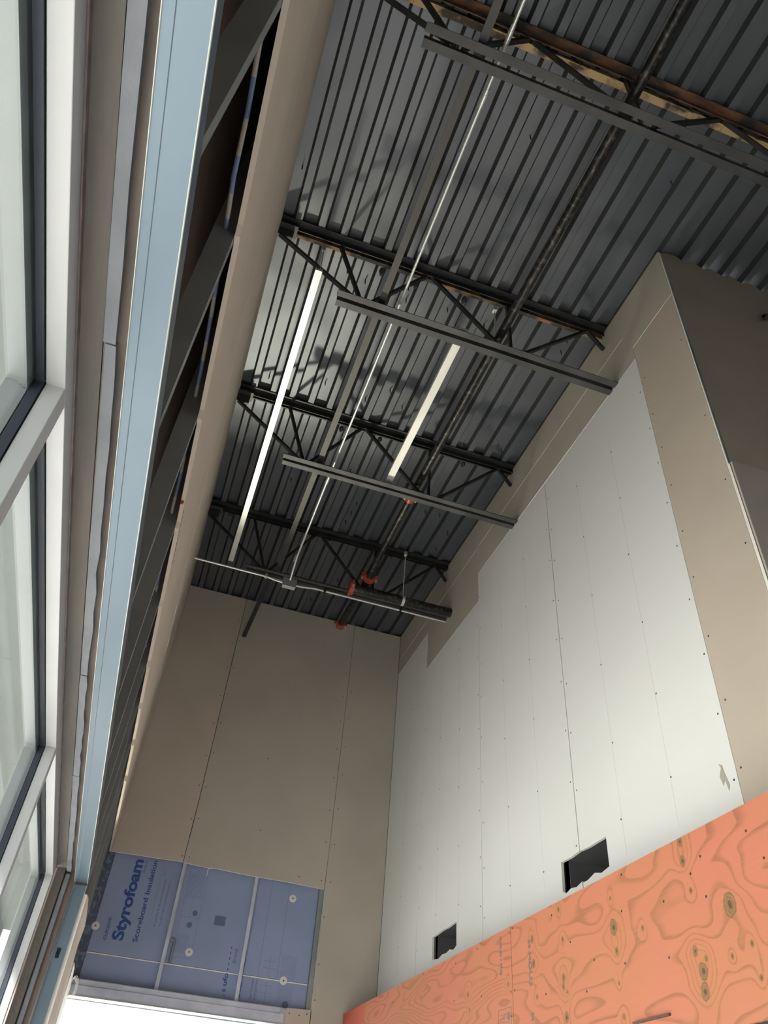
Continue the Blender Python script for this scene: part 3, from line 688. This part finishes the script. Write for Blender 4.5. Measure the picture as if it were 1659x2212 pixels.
wavy(1.04, 2.42, 14, -0.315, -0.291, 1.197, 'foam_strip', m_foam, 'crooked pale grey foam strip over the middle window pane', 'foam strips over the window', 0.0035)
wavy(2.425, 3.30, 12, -0.316, -0.293, 1.196, 'foam_strip', m_foam, 'pale grey foam strip between two close butt joints past the middle mullion', 'foam strips over the window')
wavy(3.305, 4.685, 14, -0.316, -0.292, 1.196, 'foam_strip', m_foam, 'pale grey foam strip ending above the window jamb', 'foam strips over the window')
mb = MB(); mb.box(-0.313, -0.292, 4.690, 4.706, ZF, 1.185); tag(mb.build('foam_strip', m_foam), 'pale grey foam strip running down the window jamb', 'strip', 'foam strips over the window')
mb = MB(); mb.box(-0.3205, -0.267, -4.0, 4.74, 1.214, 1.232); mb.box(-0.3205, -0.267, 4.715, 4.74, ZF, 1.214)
tag(mb.build('backing_board', mat('dark_brown_board', (0.12, 0.095, 0.085), 0.9, var=0.15, scale=6)), 'dark brown backing board behind the foam strips over the window', 'board')  # plain dark brown board, tone varied by noise

# storefront window along the left side
XI = -0.37
w1 = MB()
ZHD = 1.147
w1.box(-0.407, XI, -0.66, 4.655, ZHD, 1.212)                     # head, inner half
w1.box(-0.430, -0.407, -0.66, 4.655, ZHD + 0.012, 1.205)
w1.box(-0.475, XI, -0.66, 4.655, ZF, ZF + 0.10)
w1o = struct(w1.build('window_1', m_white_alu, bevel=0.0015))
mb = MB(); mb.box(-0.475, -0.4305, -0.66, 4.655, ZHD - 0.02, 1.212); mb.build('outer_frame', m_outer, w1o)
for yy in (-0.66, 1.14, 2.93, 4.605):
    mb = MB(); mb.box(-0.407, XI, yy, yy + 0.050, ZF + 0.10, ZHD)
    mb.build('mullion', m_white_alu, w1o, bevel=0.0015)
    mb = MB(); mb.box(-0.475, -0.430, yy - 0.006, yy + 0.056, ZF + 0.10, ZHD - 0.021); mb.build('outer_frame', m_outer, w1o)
    mb = MB(); mb.box(-0.428, -0.409, yy - 0.004, yy + 0.054, ZF + 0.10, ZHD - 0.002); mb.build('gasket', m_gasket, w1o)
ys = [-0.61, 1.19, 2.98]; ye = [1.14, 2.93, 4.605]
for a, b in zip(ys, ye):
    mb = MB(); mb.box(-0.424, -0.409, a + 0.005, b - 0.005, ZHD - 0.004, ZHD + 0.010); mb.build('gasket', m_gasket, w1o)
    mb = MB(); mb.box(-0.4275, -0.4245, a + 0.006, b - 0.006, ZF + 0.10, ZHD + 0.008); mb.build('pane', m_glass, w1o)
    # stepped glazing bead outside the pane
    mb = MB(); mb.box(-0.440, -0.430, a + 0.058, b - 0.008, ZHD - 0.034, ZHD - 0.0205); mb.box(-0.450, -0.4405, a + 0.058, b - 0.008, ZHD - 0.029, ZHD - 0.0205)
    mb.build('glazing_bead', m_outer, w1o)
mb = MB(); mb.box(XI + 0.0005, XI + 0.004, -0.66, 4.66, 1.196, 1.2115)
tag(mb.build('caulk_joint', mat('brown_caulk', (0.15, 0.115, 0.105), 0.8, var=0.2, scale=20)), 'brown caulk line between the white window head and the blocking board', 'caulk')

# ------------------------------------------------------------------ lower right wall: plywood-faced band
XP = 1.90
mb = MB(); mb.box(XP + 0.014, XR - 0.002, 1.0, 6.915, 0.47, 1.078); struct(mb.build('wall_band', m_dark))
mb = MB(); mb.box(XP + 0.010, XR - 0.004, 1.0, 6.915, ZF, 0.462); struct(mb.build('wall_lower', mat('pale_lilac_board', (0.55, 0.52, 0.55), 0.9)))
PL = 'red-stained plywood sheets along the right wall'
for a, b, lab in ((1.0, 1.44, 'short piece of red-stained plywood at the near end of the band'),
                  (1.443, 3.880, 'red-stained plywood sheet with the largest knots, nearer the camera'),
                  (3.884, 6.322, 'red-stained plywood sheet with busy swirling grain and a grading stamp'),
                  (6.325, 6.905, 'short dark red plywood end piece in the back corner')):
    mb = MB(); mb.box(XP, XP + 0.012, a, b, 0.482, 1.083); o = mb.build('plywood_sheet', m_ply); tag(o, lab, 'plywood', PL)
    if a == 1.443: pA = o
    if a == 3.884: pB = o
for (a, b) in ((2.10, 1.0), (2.42, .95), (2.85, 1.06), (2.88, .93), (2.9, .75), (3.2, .70), (3.3, .9), (3.86, 1.07), (3.86, .80), (3.12, .80), (2.35, .99), (2.36, .86), (2.6, .9), (2.62, .72), (2.05, .9), (1.95, 0.8), (3.55, .74), (3.45, 1.04)):
    screw(pA, (XP, a, b), 'x', 0.005)
for (a, b) in ((3.90, 1.06), (3.90, .80), (3.90, .70), (4.6, 1.04), (4.62, .86), (5.05, 1.0), (5.1, .80), (4.25, .83), (5.7, 1.0), (5.72, .84), (4.3, 1.06)):
    screw(pB, (XP, a, b), 'x', 0.005)
fit(text('CNLD / HQ', XP - 0.001, 1.062, 0.030, pB, m_inkp, 0.0008, 'stamp', 4.012, 'down'), 0.175)
fit(text('H HOLD', XP - 0.001, 0.985, 0.036, pA, m_inkp, 0.0008, 'stamp', 3.700, 'down'), 0.19)
fit(text('H', XP - 0.001, 0.69, 0.036, pA, m_inkp, 0.0008, 'stamp', 3.700, 'down'), 0.03)
mb = MB(); t = 0.003
for q in ((3.905, 4.045, .738, .738 + t), (3.905, 4.045, .55, .55 + t), (3.905, 3.905 + t, .55, .738), (4.045, 4.045 + t, .55, .738), (3.93, 3.96, .68, .683), (3.975, 4.03, .715, .718), (3.975, 4.03, .700, .703), (3.975, 4.03, .685, .688), (3.975, 4.03, .67, .673)):
    mb.box(XP - 0.0008, XP + 0.0002, *q)
mb.build('grading_stamp', m_inkp, pB)
mb = MB(); mb.tube([(XP + .0002, 3.935, .705), (XP - .0008, 3.935, .705)], 0.016, 16); mb.build('stamp_roundel', m_inkp, pB)
mb = MB(); mb.box(XP - 0.010, XP - 0.001, 2.66, 2.885, 0.549, 0.556)
tag(mb.build('label_strip', mat('brown_label_edge', (0.10, 0.05, 0.035), 0.7)), 'thin dark edged strip across the lower part of the near plywood sheet', 'strip')

# ------------------------------------------------------------------ roof joists
def angle_x(mb, x0, x1, yc, z, s, leg=0.040, t=0.006, down=True, gap=0.011):
    """one angle of a chord running in x: flat leg away from the gap, upright leg beside the gap. s = -1 or +1 side"""
    a, b = (yc + s * gap, yc + s * (gap + leg)); lo_, hi_ = min(a, b), max(a, b)
    if down:  # top chord: flat leg on top
        mb.box(x0, x1, lo_, hi_, z - t, z); c, d = yc + s * gap, yc + s * (gap + t); mb.box(x0, x1, min(c, d), max(c, d), z - leg, z - t)
    else:
        mb.box(x0, x1, lo_, hi_, z, z + t); c, d = yc + s * gap, yc + s * (gap + t); mb.box(x0, x1, min(c, d), max(c, d), z + t, z + leg)
WEB = [((-0.168, 4.535), (0.40, 4.085)), ((0.235, 4.635), (0.425, 4.085)), ((0.47, 4.085), (0.845, 4.635)), ((0.875, 4.635), (1.37, 4.085)),
       ((1.428, 4.635), (1.432, 4.085)), ((1.50, 4.085), (2.04, 4.635))]
def joist(yc, x1, webs, lab, mt, mun, yb=None, x1b=None, leg=0.042):
    j = empty('steel_joist', (XL, yc, 4.05)); tag(j, lab, 'joist', 'open-web steel joists under the roof deck')
    zt = ZLO - 0.002; yb = yc if yb is None else yb; x1b = x1 if x1b is None else x1b
    mb = MB(); angle_x(mb, XL + 0.002, x1, yc, zt, -1, 0.05); mb.build('top_chord', mt, j)
    mb = MB(); angle_x(mb, XL + 0.002, x1, yc, zt, 1, 0.05); mb.build('top_chord', mun, j)
    mb = MB(); angle_x(mb, 0.270, x1b, yb, 4.05, -1, leg, down=False, gap=0.013); mb.build('bottom_chord', m_chord, j)
    mb = MB(); angle_x(mb, 0.278, x1b, yb, 4.05, 1, leg, down=False, gap=0.013); mb.build('bottom_chord', m_chord, j)
    for (a, za), (b, zb_) in webs:
        mb = MB(); mb.bar((a, yc, za), (b, yb, zb_), 0.020, 0.024, up=(0, 1, 0)); mb.build('web_member', m_joist, j)
    mb = MB(); mb.box(XL + 0.002, XL + 0.12, yc - 0.045, yc + 0.045, zt - 0.065, zt - 0.052); mb.box(XL + 0.002, XL + 0.10, yc - 0.01, yc + 0.01, 4.52, zt - 0.065)
    mb.build('bearing_seat', m_angle, j)
W2 = WEB + [((2.045, 4.625), (2.150, 4.475))]
joist(2.632, XR - 0.002, W2, 'dark open-web joist next past the nearest one, with yellowed steel under its top chord', m_joist, m_rust2)
joist(4.098, XR - 0.002, W2, 'dark open-web joist crossing the brightest part of the roof deck', m_joist, m_joist)
joist(5.535, XR - 0.002, W2, 'dark open-web joist nearest the back wall, beside the large cross pipe', m_joist, m_joist, yb=5.530, leg=0.032)
W0 = [((a + dx, za), (b + dx, zb_)) for dx in (0, 1.265, 2.53) for (a, za), (b, zb_) in (WEB[1:5] if dx == 0 else WEB[2:5])]
W0 = [WEB[0]] + WEB[1:4] + [((1.428, 4.635), (1.432, 4.085)), ((1.50, 4.085), (2.02, 4.635)), ((2.05, 4.635), (2.56, 4.085)), ((2.65, 4.085), (3.2, 4.635)), ((3.23, 4.635), (3.75, 4.085)), ((3.8, 4.085), (4.3, 4.635))]
joist(1.135, 6.0, W0, 'rust-streaked open-web joist nearest the camera, running past the wall corner', m_rust, m_ochre, x1b=5.7)

# dark puddles of weld at the deck ribs on the joists: small black saddles under two chords
WELDS = [(0.69, 4.20), (1.02, 4.19), (1.76, 4.19), (0.80, 2.74), (0.55, 2.73), (1.15, 2.73), (1.5, 2.73), (0.02, 5.62), (0.98, 5.60), (1.6, 5.6), (1.9, 5.6)]
for (a, b) in WELDS:
    row = sorted(q for q in WELDS if abs(q[1] - b) < 0.1)
    lab_ = 'black weld blob under a deck rib past the %s joist, %s from the window side' % ('yellowed' if b < 3 else 'bright-deck' if b < 5 else 'rearmost', order[row.index((a, b))])
    mb = MB(); mb.tube([(a, b - 0.02, ZLO - 0.002), (a, b, ZLO - 0.010), (a, b + 0.03, ZLO - 0.004)], [0.012, 0.020, 0.008], 10)
    tag(mb.build('weld_puddle', m_screw, smooth=True), lab_, 'weld', 'weld blobs along the joists')

# bridging angle on the bottom chords
mb = MB(); 
def Lbar(mb, a, b, w=0.042, t=0.005):
    ax, ay, az = a; bx, by, bz = b
    mb.hexa([(ax - w / 2, ay, az), (ax + w / 2, ay, az), (bx + w / 2, by, bz), (bx - w / 2, by, bz), (ax - w / 2, ay, az + t), (ax + w / 2, ay, az + t), (bx + w / 2, by, bz + t), (bx - w / 2, by, bz + t)])
    mb.hexa([(ax + w / 2 - t, ay, az + t), (ax + w / 2, ay, az + t), (bx + w / 2, by, bz + t), (bx + w / 2 - t, by, bz + t), (ax + w / 2 - t, ay, az + w), (ax + w / 2, ay, az + w), (bx + w / 2, by, bz + w), (bx + w / 2 - t, by, bz + w)])
Lbar(mb, (0.552, -4.0, 4.100), (0.545, 5.52, 4.100)); tag(mb.build('bridging_angle', m_angle), 'long brown-grey steel angle laid across the bottom chords of all the joists', 'angle', 'bridging angles on the joists')
mb = MB(); Lbar(mb, (0.518, 5.60, 4.146), (0.482, 6.915, 4.205)); tag(mb.build('bridging_angle', m_joist), 'last dark steel angle reaching from the rear joist to the back wall', 'angle', 'bridging angles on the joists')

# bright galvanised strips
b1_ = empty('galvanised_strut', (0.126, 2.5, 4.06)); tag(b1_, 'long bright galvanised strut hung near the window side, crossing two joists', 'strut', 'bright struts under the roof deck')
mb = MB(); mb.box(0.106, 0.148, 2.50, 5.50, 4.055, 4.075)
mb.box(0.106, 0.110, 2.50, 5.50, 4.075, 4.090); mb.box(0.144, 0.148, 2.50, 5.50, 4.075, 4.090); mb.build('strut_body', m_zincb, b1_)
mb = MB(); mb.tube([(0.135, 2.52, 4.09), (0.133, 2.60, 4.46), (0.132, 2.62, 4.50)], 0.003, 6); mb.build('hanger_wire', m_zinc, b1_)
mb = MB(); mb.tube([(0.132, 2.62, 4.49), (0.132, 2.62, 4.56)], 0.010, 10); mb.build('hanger_hook', m_zinc, b1_)
mb = MB(); mb.box(1.070, 1.122, 2.60, 4.10, 4.100, 4.118); mb.box(1.070, 1.074, 2.60, 4.10, 4.118, 4.134); mb.box(1.118, 1.122, 2.60, 4.10, 4.118, 4.134)
tag(mb.build('galvanised_strut', m_zincb), 'shorter bright galvanised strut spanning between two joist bottom chords', 'strut', 'bright struts under the roof deck')

# slim conduit along the room, with couplings
cz = 4.155
c_ = empty('conduit', (0.665, 3.0, cz)); tag(c_, 'slim bright conduit running lengthwise over the bottom chords to the junction box', 'conduit')
mb = MB(); mb.tube([(0.668, -4.0, cz), (0.664, 1.3, cz), (0.664, 4.4, cz), (0.668, 5.30, cz - 0.01), (0.672, 5.44, cz - 0.055), (0.672, 5.518, 4.030)], 0.0092, 12); mb.build('tube', m_emt, c_, True)
for yy in (1.03, 1.33, 2.6, 4.30, 5.36):
    mb = MB(); mb.tube([(0.664, yy - 0.045, cz), (0.664, yy - 0.02, cz), (0.664, yy - 0.019, cz), (0.664, yy + 0.02, cz), (0.664, yy + 0.021, cz), (0.664, yy + 0.045, cz)], [0.0118, 0.0118, 0.0135, 0.0135, 0.0118, 0.0118], 12); mb.build('coupling', m_emt, c_, True)
jb = empty('junction_box', (0.672, 5.56, 4.02)); tag(jb, 'square galvanised junction box under the rearmost joist where the conduits meet', 'junction box')
mb = MB(); mb.box(0.615, 0.730, 5.525, 5.575, 3.968, 4.046); mb.build('box_body', m_zincb, jb, bevel=0.003)
mb = MB(); mb.box(0.610, 0.735, 5.520, 5.525, 3.963, 4.049); mb.build('cover_plate', m_zinc, jb, bevel=0.002)
cx = empty('conduit', (1.0, 5.56, 4.03)); tag(cx, 'slim white-looking conduit crossing the room under the rearmost joist from wall to wall', 'conduit')
mb = MB(); mb.tube([(XL + 0.002, 5.556, 4.033), (0.30, 5.556, 4.030), (0.46, 5.557, 4.030), (0.54, 5.55, 4.012), (0.614, 5.55, 4.005)], 0.0092, 12); mb.build('tube', m_emt, cx, True)
mb = MB(); mb.tube([(0.731, 5.55, 4.005), (0.80, 5.553, 4.012), (0.90, 5.556, 4.030), (XR - 0.002, 5.556, 4.030)], 0.0092, 12); mb.build('tube', m_emt, cx, True)
mb = MB(); mb.tube([(0.46, 5.56, 4.030), (0.613, 5.56, 4.030)], 0.006, 10); mb.build('tube', m_emt, cx, True)
for xx in (0.46, 1.0, 1.72):
    mb = MB(); mb.box(xx - 0.010, xx + 0.010, 5.540, 5.572, 4.018, 4.050); mb.box(xx - 0.004, xx + 0.004, 5.545, 5.565, 4.040, 4.075); mb.build('conduit_strap', m_joist if xx > 0.6 else m_emt, cx)

# sprinkler piping
def coupling(c, axis, r, lab):
    e = empty('pipe_coupling', c); tag(e, lab, 'coupling', 'red grooved pipe couplings')
    c = Vector(c); d = Vector(axis).normalized(); mb = MB()
    L_ = 0.026
    mb.tube([c - d * L_, c - d * (L_ - .006), c + d * (L_ - .006), c + d * L_], [r * 1.18, r * 1.40, r * 1.40, r * 1.18], 24); mb.build('housing', m_red, e, True)
    side = d.cross(Vector((0, 0, 1))).normalized()
    for s in (-1, 1):
        mb = MB(); q = c + side * s * r * 1.55
        mb.bar(q - side * r * .32, q + side * r * .32, r * 0.75, 0.034, up=d); mb.build('bolt_pad', m_red, e, bevel=0.004)
        mb = MB(); mb.tube([q - Vector((0, 0, r * 0.8)), q + Vector((0, 0, r * 0.8))], 0.006, 8); mb.build('bolt', m_emt, e)
px, pz = 1.352, 4.190
mb = MB(); mb.tube([(1.372, -4.0, pz + 0.01), (1.365, 1.3, pz), (1.352, 2.6, pz), (1.342, 4.27, pz)], 0.0290, 18)
tag(mb.build('sprinkler_pipe', m_pipe, smooth=True), 'long black sprinkler pipe running from overhead toward the back wall', 'pipe', 'black sprinkler pipes')
mb = MB(); mb.tube([(1.342, 4.285, pz), (1.345, 5.18, pz), (1.352, 5.22, pz - .004), (1.355, 5.40, pz - 0.01)], [0.0265, 0.0265, 0.040, 0.040], 18)
tag(mb.build('sprinkler_pipe', m_pipe, smooth=True), 'black pipe widening to a reducer just before the large cross pipe', 'pipe', 'black sprinkler pipes')
mb = MB(); mb.tube([(1.352, 5.425, 4.172), (1.346, 5.52, 4.165), (1.335, 5.62, 4.165), (1.322, 6.18, 4.165)], [0.036, 0.032, 0.030, 0.030], 18)
tag(mb.build('sprinkler_pipe', m_pipe, smooth=True), 'short black pipe stub from the cross pipe toward the back wall', 'pipe', 'black sprinkler pipes')
mb = MB(); mb.tube([(1.235, 5.440, 4.055), (XR - 0.002, 5.440, 4.055)], 0.042, 28)
tag(mb.build('sprinkler_pipe', m_pipe, smooth=True), 'large black cross pipe leaving through the right wall under the rearmost joist', 'pipe', 'black sprinkler pipes')
coupling((1.342, 4.277, pz), (0, 1, 0), 0.030, 'red pipe coupling just past the joist over the bright deck')
coupling((1.356, 5.39, pz - 0.01), (0, 1, 0), 0.042, 'red pipe coupling above the large cross pipe')
coupling((1.213, 5.440, 4.055), (1, 0, 0), 0.046, 'red pipe coupling on the open end of the large cross pipe')
coupling((1.322, 6.21, 4.165), (0, 1, 0), 0.034, 'red pipe coupling on the last stub nearest the back wall')

def hanger(top_, c, r, axis, lab, mt):
    e = empty('pipe_hanger', c); tag(e, lab, 'hanger', 'rod hangers on the sprinkler pipes')
    mb = MB(); mb.tube([Vector(c) + Vector((0, 0, r)), top_], 0.0048, 8); mb.build('rod', m_emt, e, True)
    mb = MB(); d = Vector(axis); u = Vector((0, 0, 1)); s_ = d.cross(u)
    pts = [Vector(c) + (u * math.cos(t) + s_ * math.sin(t)) * (r + 0.004) for t in [2 * math.pi * i / 24 for i in range(25)]]
    for p, q in zip(pts, pts[1:]): mb.bar(p, q, 0.024, 0.003, up=(p - Vector(c)))
    mb.build('ring', mt, e)
    mb = MB(); mb.box(top_[0] - .012, top_[0] + .012, top_[1] - .016, top_[1] + .016, top_[2] - 0.02, top_[2] + 0.02); mb.build('beam_clamp', m_emt, e)
hanger((1.70, 5.440, 4.60), (1.70, 5.440, 4.055), 0.042, (1, 0, 0), 'white ring hanger on a long rod holding the large cross pipe', m_emt)
hanger((1.352, 2.675, 4.58), (1.352, 2.675, pz), 0.029, (0, 1, 0), 'ring hanger dropped from the yellowed joist around the long sprinkler pipe', m_zinc)

# fastener tips poking through the deck
PINS = [(0.324, 2.594), (0.28, 2.828), (-0.1, 2.244), (0.801, 2.556), (0.797, 2.789), (0.808, 2.894), (1.084, 2.859), (0.405, 2.856), (0.49, 3.814), (0.56, 4.74), (0.895, 4.661),
 (1.516, 2.74), (1.978, 2.788), (1.995, 2.89), (1.925, 2.725), (1.622, 4.009), (2.022, 3.945), (1.896, 4.888), (1.139, 5.177), (1.061, 5.04), (1.125, 5.324), (0.635, 4.193),
 (1.09, 1.602), (1.402, 1.108), (2.019, 1.549), (1.351, 2.886), (1.105, 3.817), (-0.062, 3.914), (1.628, 4.9), (2.001, 5.091), (1.989, 5.356), (0.534, 4.968), (0.826, 3.853), (0.908, 3.695), (1.007, 6.668), (1.213, 6.223), (0.75, 2.799)]
pm = None
def ordinal(i): return (order + ['sixteenth', 'seventeenth', 'eighteenth', 'nineteenth', 'twentieth'])[i]
BAYS = [(-9, 2.63, 'before the yellowed joist'), (2.63, 4.10, 'just past the yellowed joist'),
        (4.10, 5.53, 'before the rearmost joist'), (5.53, 9, 'past the rearmost joist')]
def bay_label(p, pts, what):
    lo_, hi_, txt = [q for q in BAYS if q[0] <= p[1] < q[1]][0]
    row = sorted(q for q in pts if lo_ <= q[1] < hi_)
    return '%s %s, %s from the windows' % (what, txt, ordinal(row.index(p)))
for a, b in PINS:
    lab_ = bay_label((a, b), PINS, 'roof screw tip')
    k = round((a + 0.071) / pitch - 0.5); a = -0.071 + pitch * (k + 0.5) + rnd.uniform(-.02, .02)
    if pm is None:
        mb = MB(); mb.tube([(0, 0, 0.004), (0.002, 0, -0.03), (0.003, 0.001, -0.055)], [0.004, 0.0045, 0.0015], 6)
        o = mb.build('roof_screw_tip', m_screw, origin=(0, 0, 0)); pm = o.data; bpy.data.objects.remove(o)
    o = bpy.data.objects.new('roof_screw_tip', pm); C.objects.link(o); place(o, Vector((a, b, ZHI + EYE)), None)
    tag(o, lab_, 'screw', 'roof screw tips in the deck')

# short dark steel end poking through the end wall
mb = MB(); mb.tube([(2.80, YE - 0.06, 4.17), (2.87, YE + 0.02, 4.32)], 0.020, 12)
tag(mb.build('steel_stub', m_joist, smooth=True), 'short dark steel stub poking out of the end wall near the frame edge', 'stub')

# ------------------------------------------------------------------ room shell out of frame, pavement, neighbouring building
mb = MB(); mb.box(-0.6, 6.2, -4.2, -4.02, ZF, ZLO); struct(mb.build('wall_front', m_beige))
mb = MB(); mb.box(6.09, 6.094, -3.6, 1.2, -0.9, 1.0); w3 = struct(mb.build('added_fill_window', m_glass))  # unseen window, added to let fill light in from the side
mb = MB(); mb.box(6.05, 6.13, -1.25, -1.2, -0.9, 1.0); mb.build('mullion', m_white_alu, w3)  # bar of the added window
mb = MB(); mb.box(6.02, 6.2, -4.02, -3.6, ZF, ZLO); mb.box(6.02, 6.2, 1.2, YE, ZF, ZLO); mb.box(6.02, 6.2, -3.6, 1.2, ZF, -0.9); mb.box(6.02, 6.2, -3.6, 1.2, 1.0, ZLO); mb.box(4.2, 6.2, YE, YE + 0.15, ZF, ZLO); struct(mb.build('wall_side', m_beige))
mb = MB(); mb.box(-60, 60, -60, 60, ZF - 0.40, ZF - 0.20); tag(mb.build('pavement', m_ground), 'sunlit concrete pavement outside the windows', 'pavement', kind='structure')
mb = MB(); mb.box(-1.00, -0.48, -5.0, 9.0, 1.70, 1.85); mb.box(-1.06, -1.00, -5.0, 9.0, 1.62, 1.95)
tag(mb.build('canopy', m_canopy), 'pale outside canopy seen from below through the window panes', 'canopy')
nb = empty('neighbouring_building', (-8, 13, ZF - 0.2)); tag(nb, 'pale block building seen blurred through the window panes', 'building')
mb = MB(); mb.box(-16, 1.0, 11.5, 18, ZF - 0.2, 7.0); mb.build('wall', m_block, nb)
mb = MB(); mb.box(-16.2, 1.2, 11.3, 18.2, 7.0, 7.4); mb.build('parapet', m_white_alu, nb)

# lettering as real meshes
bpy.context.view_layer.update()
dg = bpy.context.evaluated_depsgraph_get()
for o in [o for o in C.objects if o.type == 'FONT']:
    me = bpy.data.meshes.new_from_object(o.evaluated_get(dg)); n = bpy.data.objects.new('printed_' + o.name.split('.')[0], me); C.objects.link(n)
    n.parent = o.parent; n.location = o.location; n.rotation_euler = o.rotation_euler; n.scale = o.scale
    bpy.data.objects.remove(o)
